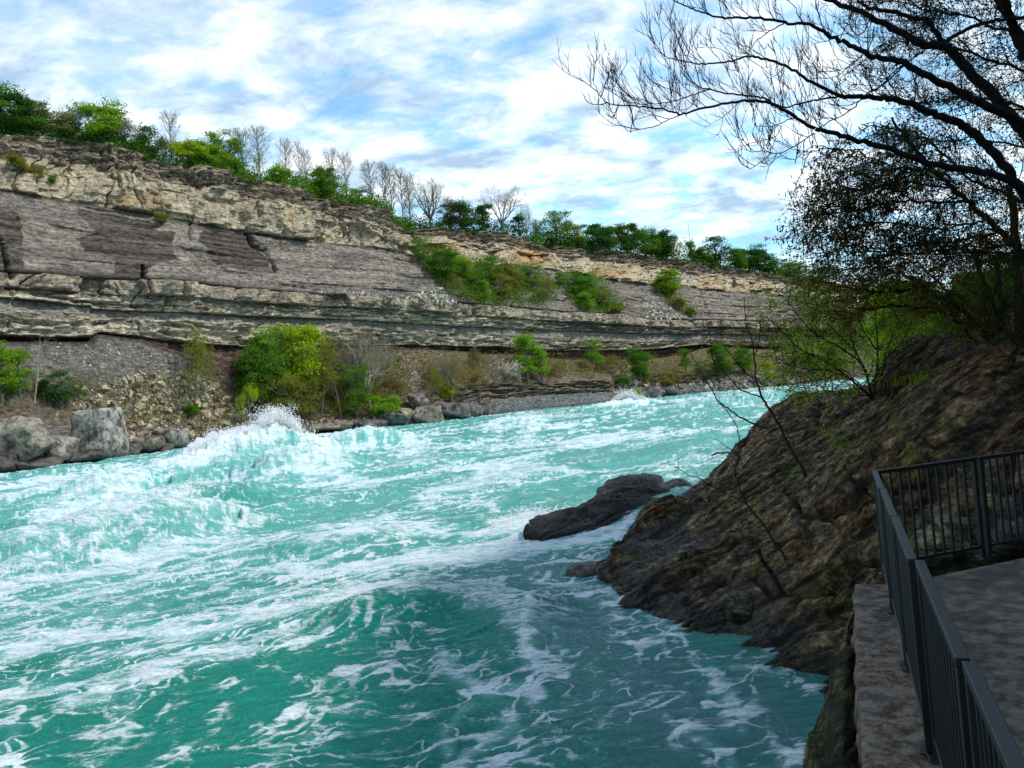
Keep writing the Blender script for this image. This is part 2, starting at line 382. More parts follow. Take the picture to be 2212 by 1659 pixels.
ldc = lerp(np.broadcast_to(np.array([.50, .41, .30]), col.shape), np.array([.27, .23, .19]), sst(-.15, .4, nA + .5 * nS))
thc = lerp(np.broadcast_to(np.array([.64, .56, .42]), col.shape), np.array([.32, .28, .22]), sst(-.05, .35, nT + .4 * nB))
rdc = lerp(np.broadcast_to(np.array([.17, .105, .095]), col.shape), np.array([.09, .06, .06]), sst(-.2, .3, nT))
grc = np.broadcast_to(np.array([.30, .275, .23]), col.shape)
tac = lerp(np.broadcast_to(np.array([.22, .19, .17]), col.shape), np.array([.20, .15, .085]), sst(-.2, .3, fbm(SS / 14, HH / 8, o=4, seed=76) + .12 - .9 * cone))
tac = lerp(tac, np.array([.09, .12, .035]), .55 * sst(.1, .4, fbm(SS / 5, HH / 4, o=4, seed=77)) * (1 - cone))
tac = lerp(tac, np.array([.40, .36, .28]), .7 * sst(.42, .5, fbm(SS / 1.6, HH / 1.2, o=2, seed=78)))
col += tac * talus[..., None]
for m_, c_ in ((lows, lerp(np.broadcast_to(np.array([.20, .20, .20]), col.shape), np.array([.24, .195, .15]), sst(.4, .5, LL))), (red, rdc), (thin2, thc * .92), (mid, grc), (thin, thc), (led, ldc), (shale, sh), (cap, cream), (capt, weath)):
    col = lerp(col, c_, m_)
col = lerp(col, np.array([.13, .13, .12]), sst(10, 10.3, LL))
col = lerp(col, np.array([.16, .16, .155]), .6 * thin * sst(1000, 1300, XX))
# wet seeps of the shale, their shapes as on the wall
def inpoly(px, py, poly):
    r_ = np.zeros(px.shape, bool); n = len(poly)
    for i in range(n):
        x1, y1 = poly[i]; x2, y2 = poly[(i + 1) % n]
        c = ((y1 > py) != (y2 > py)) & (px < (x2 - x1) * (py - y1) / (y2 - y1 + 1e-9) + x1); r_ ^= c
    return r_
PX, PY, _d = proj(base.reshape(-1, 3)); PX = PX.reshape(SS.shape) ; PY = PY.reshape(SS.shape)
wx = PX + 26 * fbm(SS / 9, HH / 4, o=5, seed=80, gain=.65); wy = PY + 16 * fbm(SS / 7, HH / 1.5, o=5, seed=81, gain=.65)
SEEP = [[(160, 455), (235, 462), (292, 470), (330, 488), (380, 500), (372, 520), (372, 560), (325, 575), (310, 612), (258, 606), (240, 560), (180, 545), (163, 515), (205, 500)],
        [(430, 497), (480, 495), (530, 500), (560, 520), (580, 580), (530, 585), (470, 565), (430, 535)],
        [(-300, 440), (0, 442), (42, 452), (50, 520), (58, 600), (0, 605), (-300, 600)]]
seep = np.zeros(SS.shape)
for pl in SEEP: seep = np.maximum(seep, inpoly(wx, wy, pl).astype(float))
ang = seep * (shale + .0) + seep * led * .7
# the grey washed slope runs through the seeps
col = lerp(col, np.array([.078, .060, .050]) , np.clip(ang * (.72 + .5 * np.clip(nT * 2, -1, .6)), 0, 1))
ORG = [(450, 515, 22, 14), (262, 440, 30, 14), (1155, 560, 25, 18), (1140, 555, 40, 22), (1310, 590, 60, 14), (970, 540, 30, 18), (455, 512, 20, 12)]
for ox, oy, rx, ry in ORG:
    col = lerp(col, np.array([.52, .31, .14]), .7 * cap * np.exp(-((PX - ox) / rx) ** 2 - ((PY - oy) / ry) ** 2))
col *= (1 + .28 * np.clip(fbm(SS / .9, HH / .6, o=3, seed=82), -1, 1))[..., None]
col *= (1.0 - .35 * sst(1, 0, np.abs(LL) * 10))[..., None]
col = np.clip(col, .01, .9)
colA = np.concatenate([col, np.ones(SS.shape + (1,))], -1).reshape(-1, 4)

m_cliff, n = mat_new("layered_rock")
ca = n.n('ShaderNodeAttribute', attribute_name='col').outputs['Color']
ob = n.n('ShaderNodeTexCoord').outputs['Object']
mp = n.n('ShaderNodeMapping', {'Vector': ob, 'Scale': (.45, .45, 1.1)}).outputs[0]
n1 = n.noise(mp, 1.4, 6, .7); n2 = n.noise(ob, .9, 5, .65)
f1 = n.ramp(n1, [(.37, .40), (.47, .88), (.55, 1.15), (.66, 1.65)])
c = n.mix(1.0, ca, f1, 'MULTIPLY')
hh = n.math('ADD', n1, n2)
out(n, pbsdf(n, c, .95, .12, bump(n, hh, 1.0, 1.6)))
o = mesh_np("cliff", Vc.reshape(-1, 3), grid_faces(NR, NC), m_cliff, None, True, {'col': colA})
tag(o, kind='structure')

def cliffP(px, py):
    """a point of the wall's surface seen at (px, py)"""
    j = int(np.clip(np.interp(px, colx, np.arange(NC)), 0, NC - 1))
    qx, qy, qd = proj(Vc[2:NR - 3, j])
    i = int(np.argmin(np.abs(qy - py)))
    return Vc[2 + i, j].copy()
def rimP(px, back=2.0):
    j = int(np.clip(np.interp(px, colx, np.arange(NC)), 0, NC - 1))
    p = Vc[NR - 4, j].copy(); p2 = Vc[NR - 3, j]
    d = (p2 - p); d[2] = 0; d /= np.linalg.norm(d)
    p = p + d * back; p[2] -= .3; return p
# ================================================================== river
FL = np.array([-.80, -.60]); AC = np.array([.60, -.80])      # downstream, across (toward the near bank)
yb = np.concatenate([np.arange(7, 30, 1.0), np.arange(30, 300, 1.35), np.arange(300, 1000, 1.75), np.geomspace(1000, 3800, 60)])
aa = np.linspace(-.86, .80, 1180)
A_, YB = np.meshgrid(aa, yb)
WY = CAMH * F / YB; WX = A_ * WY
# pixel where each flat-water vertex is seen
Q = np.stack([WX, WY, np.zeros_like(WX)], -1)
dd = (Q - C0) @ fwd; WPX = CX + F * ((Q - C0) @ camR) / dd; WPY = CY - F * ((Q - C0) @ camU) / dd
s_ = WX * FL[0] + WY * FL[1]; t_ = WX * AC[0] + WY * AC[1]
far = sst(30, 90, WY)
# meander the coordinates so that nothing runs dead straight
s2 = s_ + 3.0 * fbm(s_ / 30, t_ / 30, o=2, seed=101); t2 = t_ + 3.0 * fbm(s_ / 26, t_ / 18, o=3, seed=102) + .8 * fbm(s_ / 6, t_ / 6, o=2, seed=103)
near = 1 - sst(12, 34, WY)
amp = .20 + .66 * sst(14, 60, WY)
H = amp * (.95 * fbm(s2 / 13, t2 / 9, o=3, seed=105) + .45 * ridg(s2 / 7, t2 / 4.5, o=3, seed=106))
H += (.05 + .12 * sst(12, 50, WY)) * (ridg(s2 / 2.6, t2 / 1.7, o=4, seed=107, gain=.6))
H += .045 * ridg(s_ / .9, t_ / .6, o=3, seed=108)
H += .042 * ridg(s_ / .42, t_ / .3, o=4, seed=116, gain=.65) * (1 - sst(20, 45, WY))
H -= .1
H *= 1 - .75 * np.exp(-((WPX - 1260) / 170) ** 2 - ((WPY - 1150) / 45) ** 2)
H *= 1 - .6 * sst(1280, 1420, WPX) * sst(1190, 1260, WPY)
def pdist(poly, w):
    """distance to a polyline traced on the water, divided by its half width; and which side"""
    pts = np.array([q[:2] for q in poly], float)
    x0, y0 = pts.min(0) - 4 * w - 12; x1, y1 = pts.max(0) + 4 * w + 12
    m = (WPX > x0) & (WPX < x1) & (WPY > y0) & (WPY < y1)
    px, py = WPX[m] + (w * 1.2 + 8) * NW1[m] * 1.25, WPY[m] + (w * 1.2 + 6) * NW2[m] * .9
    best = np.full(px.shape, 1e9)
    for a, b in zip(pts[:-1], pts[1:]):
        ab = b - a; t = np.clip(((px - a[0]) * ab[0] + (py - a[1]) * ab[1]) / (ab @ ab), 0, 1)
        d = np.hypot(px - a[0] - t * ab[0], (py - a[1] - t * ab[1]) * 1.25)
        best = np.minimum(best, d)
    return m, best / w
NW1 = fbm(s_ / 2.2, t_ / 2.2, o=4, seed=110) * 1.6; NW2 = fbm(s_ / 2.0, t_ / 1.2, o=4, seed=111) * 1.2
# --- standing waves: crest traced with its height seen on the water
WAVES = [  # (crest px, crest py, depth) ..., along-view half width (m)
 ([(395,990,74),(430,972,76),(465,950,78),(500,946,80),(535,940,82),(570,926,84),(600,922,86),(640,936,88),(680,950,90),(720,972,92),(748,990,94)], 5.5, .95),
 ([(690,952,104),(740,936,106),(790,926,108),(830,934,110),(880,944,112),(925,953,114)], 6, .6),
 ([(1040,928,150),(1110,904,155),(1160,900,158),(1215,905,160),(1260,900,162)], 8, .6),
 ([(1325,872,200),(1350,862,205),(1385,866,210)], 8, .8),
 ([(240,1092,44),(300,1070,45),(380,1052,46),(450,1048,47),(520,1046,48)], 2.8, .45),
 ([(60,1140,32),(170,1118,33),(270,1096,34),(370,1074,36),(420,1080,37)], 2.0, .6),
 ([(0,1070,66),(110,1052,66),(220,1024,66)], 4, .5),
 ([(610,975,70),(665,966,72),(720,985,72)], 3.4, .7),
 ([(840,1010,66),(960,990,70),(1080,985,72),(1180,978,76)], 4, .4),
 ([(1000,1055,48),(1100,1024,50),(1180,1014,52)], 3, .6),
 ([(700,1160,31),(780,1140,32),(850,1140,33)], 1.5, .7),
 ([(780,1285,20),(880,1268,20.4),(940,1260,20.4),(1030,1268,20.2),(1100,1285,19.6),(1135,1330,18)], 1.0, .6),
 ([(1170,980,80),(1290,955,84),(1420,945,88)], 4.5, .4),
 ([(1240,1010,60),(1330,985,64),(1450,975,70)], 3, .4),
 ([(1440,880,150),(1540,862,160),(1650,850,170)], 8, .5),
]
FOAMH = np.zeros_like(H)
for pts, wid, fo in WAVES:
    q = np.array(pts, float); Pw = P(q[:, 0], q[:, 1], q[:, 2])
    hz = np.maximum(Pw[:, 2], .15)
    best = np.full(H.shape, 1e9); hb = np.zeros(H.shape); side = np.zeros(H.shape)
    wxx = WX + 1.1 * wid * .35 * NW1; wyy = WY + wid * .35 * NW2
    for i in range(len(q) - 1):
        a, b = Pw[i, :2], Pw[i + 1, :2]; ab = b - a
        t = np.clip(((wxx - a[0]) * ab[0] + (wyy - a[1]) * ab[1]) / (ab @ ab), 0, 1)
        dx, dy = wxx - a[0] - t * ab[0], wyy - a[1] - t * ab[1]; d = np.hypot(dx, dy)
        m = d < best; best[m] = d[m]; hb[m] = (hz[i] * (1 - t) + hz[i + 1] * t)[m]; side[m] = (dy - .3 * dx)[m]
    # steeper on the side that faces the camera's bank downstream
    ww = np.where(side > 0, wid * 1.3, wid * .95)
    g = np.exp(-(best / ww) ** 2)
    H = H * (1 - .55 * g) + g * hb
    FOAMH = np.maximum(FOAMH, fo * np.exp(-((best - .1 * wid) / (wid * .72)) ** 2) * sst(-.45, .35, NW1 + .5) )
    if wid > 2: H += g * (.16 * hb) * ridg(WX / 1.3, WY / 1.6, o=4, seed=int(120 + wid * 10), gain=.62)
# --- foam lines as they lie on the river
FOAM = [
 ([(0,1180),(122,1162),(227,1144),(297,1127),(385,1110),(402,1099)],20,.95),([(80,1127),(175,1099),(245,1078),(300,1060)],22,.9),([(0,1232),(70,1214),(147,1186)],10,.8),
 ([(0,1253),(105,1246),(210,1228),(315,1200),(420,1172),(490,1155),(525,1165)],30,.62),([(105,1305),(210,1270),(350,1274),(490,1246),(560,1218)],34,.5),
 ([(0,1410),(140,1375),(280,1358),(420,1368),(490,1372),(560,1337),(665,1316),(774,1292)],24,.9),([(595,1228),(700,1239),(774,1232),(914,1218),(1019,1211)],14,.85),
 ([(693,1165),(774,1148),(850,1145),(914,1150),(1019,1155),(1124,1148)],12,.85),([(507,1288),(630,1277),(700,1284)],12,.7),([(297,1470),(367,1445),(430,1417)],18,.85),
 ([(437,1438),(525,1410),(630,1400),(700,1396)],8,.75),([(52,1480),(140,1480),(192,1519),(245,1508)],20,.75),([(0,1533),(52,1498)],20,.7),
 ([(210,1640),(245,1568),(297,1515)],22,.65),([(350,1550),(367,1603),(360,1659)],18,.6),([(455,1568),(490,1515),(504,1480)],12,.55),
 ([(612,1568),(647,1515),(675,1491),(630,1466),(577,1445)],10,.65),([(560,1670),(612,1620),(665,1585),(700,1603)],24,.65),([(735,1428),(763,1456)],12,.6),([(17,1669),(17,1603),(35,1568)],22,.65),
 ([(774,1295),(861,1277),(931,1267),(1019,1277),(1089,1288),(1124,1312),(1141,1358),(1152,1393),(1169,1438)],20,.98),([(1159,1274),(1170,1323),(1187,1393)],26,.45),
 ([(1071,1137),(1124,1127),(1159,1113),(1187,1125)],13,.9),([(774,1232),(914,1218),(1019,1211),(1089,1190),(1194,1172),(1299,1165),(1352,1130)],18,.92),([(879,1193),(1054,1179),(1159,1165)],10,.8),
 ([(1222,1253),(1281,1260),(1334,1288),(1369,1316),(1421,1351),(1467,1368)],12,.75),([(1324,1323),(1376,1337)],14,.7),([(1397,1379),(1439,1393)],14,.7),
 ([(956,1428),(984,1463),(1026,1498),(1089,1491),(1134,1498)],28,.85),([(991,1526),(956,1596),(966,1624)],20,.8),([(1089,1543),(1078,1585),(1019,1624),(984,1665)],20,.85),
 ([(1134,1578),(1176,1557),(1211,1596),(1145,1624),(1096,1655)],14,.55),([(774,1449),(861,1466),(931,1491)],14,.55),([(826,1568),(896,1543),(949,1526)],14,.6),
 ([(1439,1550),(1474,1585),(1544,1624),(1580,1660)],20,.75),([(1495,1407),(1509,1438),(1537,1456)],8,.65),([(1533,1491),(1544,1512)],12,.8),([(1488,1530),(1509,1505)],12,.6),
 ([(1299,1428),(1351,1473),(1404,1498),(1453,1484)],7,.6),([(924,1358),(949,1414),(960,1442)],8,.65),([(1548,1461),(1572,1491),(1608,1536),(1593,1581)],22,.85),([(1668,1611),(1713,1626)],15,.8),
 ([(1578,1446),(1638,1440),(1674,1452),(1740,1440)],6,.8),([(1713,1473),(1743,1479)],8,.7),
 ([(420,990),(480,960),(560,940),(640,950),(700,990)],22,1.0),([(400,1000),(520,985),(640,985),(700,1005)],20,1.0),([(437,975),(315,1028),(210,1080),(87,1126)],30,.8),([(0,1063),(140,1045),(245,1021)],12,.65),
 ([(612,947),(665,958),(714,1010)],22,.98),([(682,1021),(735,1045),(774,1063)],8,.6),([(525,1045),(595,1021),(655,1028)],10,.7),([(664,955),(685,979),(713,1014)],20,.98),
 ([(762,940),(815,930),(857,951),(909,972),(874,990)],15,.9),([(1060,926),(1119,905),(1172,909),(1137,941)],13,.85),([(1137,1004),(1172,986)],10,.7),([(1032,1049),(1102,1021),(1172,1014)],10,.9),
 ([(927,1074),(1014,1053)],8,.8),([(1224,965),(1329,951),(1438,951)],6,.85),([(664,1032),(706,1018),(769,1042)],12,.85),([(1329,874),(1364,862),(1390,872)],10,.95),([(1020,1091),(1066,1091)],9,.8),
 ([(240,1300),(330,1230),(440,1180)],30,.5),([(60,1340),(200,1320),(330,1290)],22,.55),([(0,1470),(90,1430),(200,1410),(330,1400)],20,.55),([(760,1000),(860,1010),(960,1000)],7,.6),([(1450,870),(1560,856),(1700,842)],7,.7),([(1480,900),(1600,880),(1700,870)],7,.6),
 ([(1300,1240),(1330,1275),(1400,1330),(1470,1375),(1550,1440),(1620,1450),(1740,1438)],5,.6),([(1140,1172),(1200,1170),(1260,1160),(1330,1140)],8,.9),([(1470,1000),(1540,985),(1560,1000)],10,.6),([(1500,1030),(1420,1040),(1330,1060)],8,.5),
]
FM = np.zeros_like(H); HALO = np.zeros_like(H)
for pl, wd, it in FOAM:
    m, d = pdist(pl, wd)
    FM[m] = np.maximum(FM[m], it * it * (.82 * np.exp(-(d * 1.0) ** 2) + .25 * np.exp(-(d * .5) ** 2)))
    HALO[m] = np.maximum(HALO[m], it * np.exp(-(d * .36) ** 2))
# dark glassy reaches and milky aerated reaches
def blob(cx, cy, rx, ry, rot=0.0):
    c, s = math.cos(math.radians(rot)), math.sin(math.radians(rot))
    x = WPX - cx + 14 * NW1; y = WPY - cy + 10 * NW2
    u = (x * c - y * s) / rx; v = (x * s + y * c) / ry
    return np.exp(-(u * u + v * v) ** 1.4)
dark = np.zeros_like(H)
for b in [(930,1360,230,75,-4),(700,1430,200,60,8),(520,1560,420,120,6),(850,1580,220,110,0),(60,1440,90,25,10),(1250,1330,190,130,-20),(1400,1520,330,150,-10),(1650,1560,130,160,0),(1260,1215,150,28,6),(30,1150,70,16,12),(500,1115,110,12,10),(420,1640,300,60,0),(120,1595,160,80,0)]:
    dark = np.maximum(dark, blob(*b))
steel = np.maximum.reduce([blob(1260,1330,210,140,-25), blob(1450,1520,300,190,-20), blob(1660,1560,150,170,0), blob(1180,1215,170,34,6)])
# free running streaks
st = ridg(s2 / 15, t2 / 1.7, o=5, seed=130, gain=.6); st2 = ridg(s2 / 5, t2 / 1.1, o=5, seed=131, gain=.65)
lac = ridg((s2) / 1.5, t2 / 1.1, o=5, seed=132, gain=.7)
cov = .62 * sst(18, 40, WY) + .30
raw = .55 * st + .30 * st2 + .45 * fbm(s_ / 24, t_ / 9, o=2, seed=133)
fr_ = (WY > 25) & (WY < 150); q1, q2 = np.quantile(raw[fr_], .36), np.quantile(raw[fr_], .90)
free = sst(q1, q2, raw + (.10 * far - .06)) * (1 - .85 * dark)
ql = np.quantile(lac[(WY < 25) & (WY > 11)], [.72, .97]); wq1 = s_ + .9 * fbm(s_ / 1.6, t_ / 1.6, o=3, seed=141); wq2 = t_ + .9 * fbm(s_ / 1.6, t_ / 1.6, o=3, seed=142)
net_ = 1 - np.abs(pn(wq1 / 1.7, wq2 / .95, seed=143)) * 3.2; net_ = np.maximum(net_, .92 - np.abs(pn(wq1 / .7, wq2 / .45, seed=144)) * 3.0)
net_ = net_ + .22 * fbm(s_ / .35, t_ / .35, o=3, seed=145)
pm_ = sst(-.05, .35, fbm(s_ / 3.2, t_ / 1.9, o=4, seed=147)) * (.45 + .55 * HALO)
lace = np.maximum(sst(ql[0], ql[1], lac) * .5, sst(.40 - .55 * pm_, .98 - .45 * pm_, net_) * .68) * np.clip(.34 + .6 * sst(-.2, .3, fbm(s_ / 5, t_ / 3, o=3, seed=134)) + 1.0 * HALO, 0, 1.15) * (1 - .25 * dark * (1 - HALO)) * (1 - .5 * sst(40, 90, WY))
crest = sst(.45, 1.1, (H + .1) / (amp + .15)) * .45 * (1 - dark)
brk = sst(-.35, .30, fbm(s_ / 1.1, t_ / .8, o=5, seed=139, gain=.65)); nearm = 1 - sst(16, 30, WY)
FMb = np.where(FM > .82, FM * (.74 + .26 * brk - .12 * nearm * (1 - brk)), FM * (1 - nearm * .55 * (1 - brk)))
foam = np.maximum.reduce([FMb * .95, FOAMH, free * .69, crest * (.3 + .7 * st2), lace])
veil = .50 * np.maximum.reduce([blob(260, 1230, 420, 70, 10), blob(120, 1360, 260, 60, 8), blob(620, 1190, 300, 40, 8), blob(560, 1330, 200, 30, 8)]) * sst(-.35, .35, fbm(s_ / 2.6, t_ / 1.5, o=5, seed=146, gain=.6))
foam = np.clip(np.maximum(foam, veil), 0, 1)
milk = np.clip(.50 * sst(17, 45, WY) + .65 * sst(.1, .75, FM + .25 * fbm(s_ / 8, t_ / 3, o=4, seed=136)) + .25 * free - .50 * dark + .22 * fbm(s_ / 9, t_ / 2.6, o=4, seed=137) + .22 + .5 * veil, 0, 1)
H += .03 * foam * ridg(s_ / .5, t_ / .5, o=3, seed=138) * (1 + 2 * sst(30, 80, WY)) + .10 * FM * sst(10, 40, WY)
# let the surface drop away beyond the shores' feet only
V = np.stack([WX, WY, H], -1).reshape(-1, 3)
m_w, n = mat_new("rapids_water")
af = n.n('ShaderNodeAttribute', attribute_name='foam').outputs['Fac']
am = n.n('ShaderNodeAttribute', attribute_name='milk').outputs['Fac']
as_ = n.n('ShaderNodeAttribute', attribute_name='steel').outputs['Fac']
ob = n.n('ShaderNodeTexCoord').outputs['Object']
rot = n.n('ShaderNodeMapping', {'Vector': ob, 'Rotation': (0, 0, math.radians(-36.9)), 'Scale': (.5, 1.5, 1)}).outputs[0]
fa = n.noise(rot, 1.1, 7, .72, .6); fb = n.noise(rot, 5.5, 5, .7, .4)
fc = n.noise(rot, 19, 4, .65, .3)
fn = n.math('ADD', n.math('MULTIPLY', fa, .50), n.math('ADD', n.math('MULTIPLY', fb, .42), n.math('MULTIPLY', fc, .26)))
f0 = n.math('MULTIPLY_ADD', fn, 3.6, -2.21)                # about +-.35
ff = n.math('ADD', af, n.math('MULTIPLY', f0, n.math('MULTIPLY_ADD', af, .80, .30)))
fm = n.ramp(ff, [(.28, 0.0), (.42, .22), (.56, .68), (.78, 1.0)])
deep = n.mix(as_, (.005, .285, .215), (.085, .290, .290))
deep = n.mix(n.math('MULTIPLY', am, 1.0, clamp=True), deep, (.15, .52, .47))
fcol = n.mix(fb, (.58, .70, .76), (.86, .90, .92))
bh = n.math('ADD', n.math('MULTIPLY', n.noise(rot, 2.6, 9, .72, .8), 1.0), n.math('MULTIPLY', n.noise(ob, 13, 5, .65, .5), .30))
nb = bump(n, bh, 1.0, .28)
nb2 = bump(n, n.math('ADD', fa, n.math('MULTIPLY', fb, .5)), 1.0, .30)
wat = pbsdf(n, deep, .14, .5, nb, **{'IOR': 1.333})
fo = pbsdf(n, fcol, .85, .15, nb2)
x = n.n('ShaderNodeMixShader', {0: fm, 1: wat, 2: fo}).outputs[0]
out(n, x)
river = mesh_np("water", V, grid_faces(len(yb), len(aa), True), m_w, None, True,
                {'foam': foam.ravel(), 'milk': milk.ravel(), 'steel': steel.ravel()})
tag(river, kind='structure')
def river_z(px, py): 
    i = np.argmin((WPX - px) ** 2 + (WPY - py) ** 2); return V[i]

# calm outer sheet and the river bed, out to the horizon
m_bed, n = mat_new("river_bed"); nn = n.noise(n.n('ShaderNodeTexCoord').outputs['Object'], .3, 6)
out(n, pbsdf(n, n.ramp(nn, [(.3, (.05, .05, .04)), (.7, (.12, .12, .09))]), .95, .1))
g = [(-6000, -6000, -5), (6000, -6000, -5), (6000, 6000, -5), (-6000, 6000, -5)]
tag(mesh_np("ground", g, np.array([(0, 1, 2, 3)]), m_bed, None, False), kind='structure')

# --- spray thrown up by the breaking waves
m_sp, n = mat_new("spray_drops")
out(n, pbsdf(n, (.93, .96, .97), .5, .3, None, **{'Emission Strength': 0.0}))
def spray(name, pts, nclump, nper, hgt, size, spread, label):
    G = Geo(); r_ = np.random.default_rng(len(name) + nclump)
    q = np.array(pts, float)
    C = []
    for k in range(nclump):
        u = r_.random() * (len(q) - 1); i = int(u); f = u - i
        a = q[i] * (1 - f) + q[min(i + 1, len(q) - 1)] * f
        p = P(a[0], a[1], a[2]); hh = a[3] * hgt
        d = r_.normal(size=3) * np.array([.45, .45, .15]); d[2] = abs(d[2]) + .8
        m = int(1.9 * nper * (.4 + 1.2 * r_.random())); t = r_.random(m) ** 1.7
        L_ = hh * (.3 + 1.0 * r_.random())
        pp = p + d[None] * (t * L_)[:, None] + r_.normal(size=(m, 3)) * (spread * (.35 + 1.0 * t))[:, None] * np.array([1, 1, .55])
        C.append(pp)
    C = np.concatenate(C); n_ = len(C)
    sz = .66 * size * (.35 + 1.3 * r_.random(n_) ** 2.2)
    tet = np.array([(1, 1, 1), (1, -1, -1), (-1, 1, -1), (-1, -1, 1)], float) / 1.7
    V_ = C[:, None] + tet[None] * sz[:, None, None] * (.7 + .6 * r_.random((n_, 4, 1)))
    T = np.array([(0, 1, 2), (0, 3, 1), (0, 2, 3), (1, 3, 2)])
    F_ = (np.arange(n_)[:, None, None] * 4 + T[None]).reshape(-1, 3)
    o = mesh_np(name, V_.reshape(-1, 3), F_, m_sp, None, True)
    tag(o, label, 'spray', None, 'stuff'); return o
spray("spray", [(425,980,76,.5),(460,958,78,.8),(500,950,80,.9),(545,942,82,1.0),(575,925,84,1.7),(602,918,86,1.8),(628,928,87,1.1),(665,958,90,.7),(700,975,92,.5)], 300, 130, 1.15, .075, .32, "white spray thrown up by the big breaking wave at left of the river")
spray("spray", [(750,945,106,.4),(800,930,108,.6),(850,940,110,.4)], 60, 60, 1.2, .06, .4, "thin spray above the second wave, beyond the big breaker")
spray("spray", [(1325,872,205,.8),(1352,858,205,2.2),(1375,864,207,1.4),(1400,868,208,.6)], 90, 70, 1.1, .13, .5, "distant burst of spray near the far shore, below the scree gully")
spray("spray", [(1090,912,155,.4),(1150,902,158,1.0),(1240,902,160,.8)], 50, 60, 1.1, .1, .5, "low spray along the distant wave crest in mid river")
spray("spray", [(1060,1140,33,.25),(1130,1125,34,.5),(1180,1118,35,.5)], 60, 50, 1.0, .03, .14, "spray where the current meets the black mid-river rock")
spray("spray", [(300,1072,45,.2),(400,1052,46,.35),(470,1046,47,.3),(380,1075,36,.3)], 60, 50, 1.0, .035, .18, "small spray along the foam crest below the big breaker")
spray("spray", [(480,1215,25,.1),(620,1200,26,.25),(790,1280,20,.15),(560,1340,17.5,.2)], 60, 40, 1.0, .016, .10, "droplets flicked off the foam lines in the lower left")
# ================================================================== near bank rocks
def catmull(Pm, n, axis=0, lod=False):
    Pm = np.moveaxis(Pm, axis, 0); m = len(Pm)
    u = np.linspace(0, m - 1, n)
    if lod:                                                   # finer steps where the rock is near
        seg = np.linalg.norm(np.diff(Pm, axis=0), axis=-1) / np.linalg.norm((Pm[1:] + Pm[:-1]) / 2 - C0, axis=-1)
        seg = np.maximum(seg.reshape(m - 1, -1).mean(1), 1e-3); seg = seg ** .9
        u = np.interp(np.linspace(0, seg.sum(), n), np.concatenate([[0], np.cumsum(seg)]), np.arange(m))
    i = np.clip(u.astype(int), 0, m - 2); t = (u - i)
    sh_ = (-1,) + (1,) * (Pm.ndim - 1); t = t.reshape(sh_)
    p0, p1, p2, p3 = Pm[np.clip(i - 1, 0, m - 1)], Pm[i], Pm[i + 1], Pm[np.clip(i + 2, 0, m - 1)]
    r_ = .5 * (2 * p1 + (p2 - p0) * t + (2 * p0 - 5 * p1 + 4 * p2 - p3) * t ** 2 + (3 * p1 - p0 - 3 * p2 + p3) * t ** 3)
    return np.moveaxis(r_, 0, axis)
def grid_normals(Pg):
    a = np.gradient(Pg, axis=0); b = np.gradient(Pg, axis=1); n_ = np.cross(b, a)
    return n_ / (np.linalg.norm(n_, axis=2)[..., None] + 1e-9)
# bedding frame of the tilted slabs
gd = P(2000, 935, 14) - P(1560, 1230, 18.5); gd /= np.linalg.norm(gd)          # along the grooves
bn = camR * -.545 + camU * .839 + fwd * .482; bn /= np.linalg.norm(bn)             # beds dip toward the bank
gd -= bn * (gd @ bn); gd /= np.linalg.norm(gd); hz_ = np.cross(gd, bn)          # across the beds
m_rock, n = mat_new("dark_tilted_rock")
bd = n.n('ShaderNodeAttribute', attribute_name='bedv').outputs['Vector']
ca = n.n('ShaderNodeAttribute', attribute_name='col').outputs['Color']
wt = n.n('ShaderNodeAttribute', attribute_name='wet').outputs['Fac']
mp = n.n('ShaderNodeMapping', {'Vector': bd, 'Scale': (.7, .9, 2.6)}).outputs[0]
a1 = n.noise(mp, 2.2, 9, .68, .35); a2 = n.noise(bd, 6.0, 9, .78, .2); a3 = n.noise(mp, .7, 4, .6, .3)
f1 = n.ramp(a1, [(.39, .10), (.48, .65), (.55, 1.3), (.66, 2.5)])
f2 = n.ramp(a2, [(.38, .30), (.49, .9), (.56, 1.4), (.64, 2.8)])
c = n.mix(1.0, n.mix(1.0, ca, f1, 'MULTIPLY'), f2, 'MULTIPLY')
lich = n.ramp(n.noise(bd, 16, 4, .6), [(.66, 0.0), (.74, .55)])
c = n.mix(lich, c, (.20, .18, .12))
hh = n.math('ADD', n.math('MULTIPLY', a1, 1.3), n.math('MULTIPLY', a2, .6))
ro = n.math('MULTIPLY_ADD', wt, -.62, .88)
out(n, pbsdf(n, c, ro, n.math('MULTIPLY_ADD', wt, .35, .16), bump(n, hh, 1.0, .22)))
BR = np.array([.105, .078, .046]); BK = np.array([.020, .018, .014]); OL = np.array([.085, .074, .020]); RU = np.array([.12, .052, .024]); GY = np.array([.13, .118, .095]); GN = np.array([.045, .075, .010])
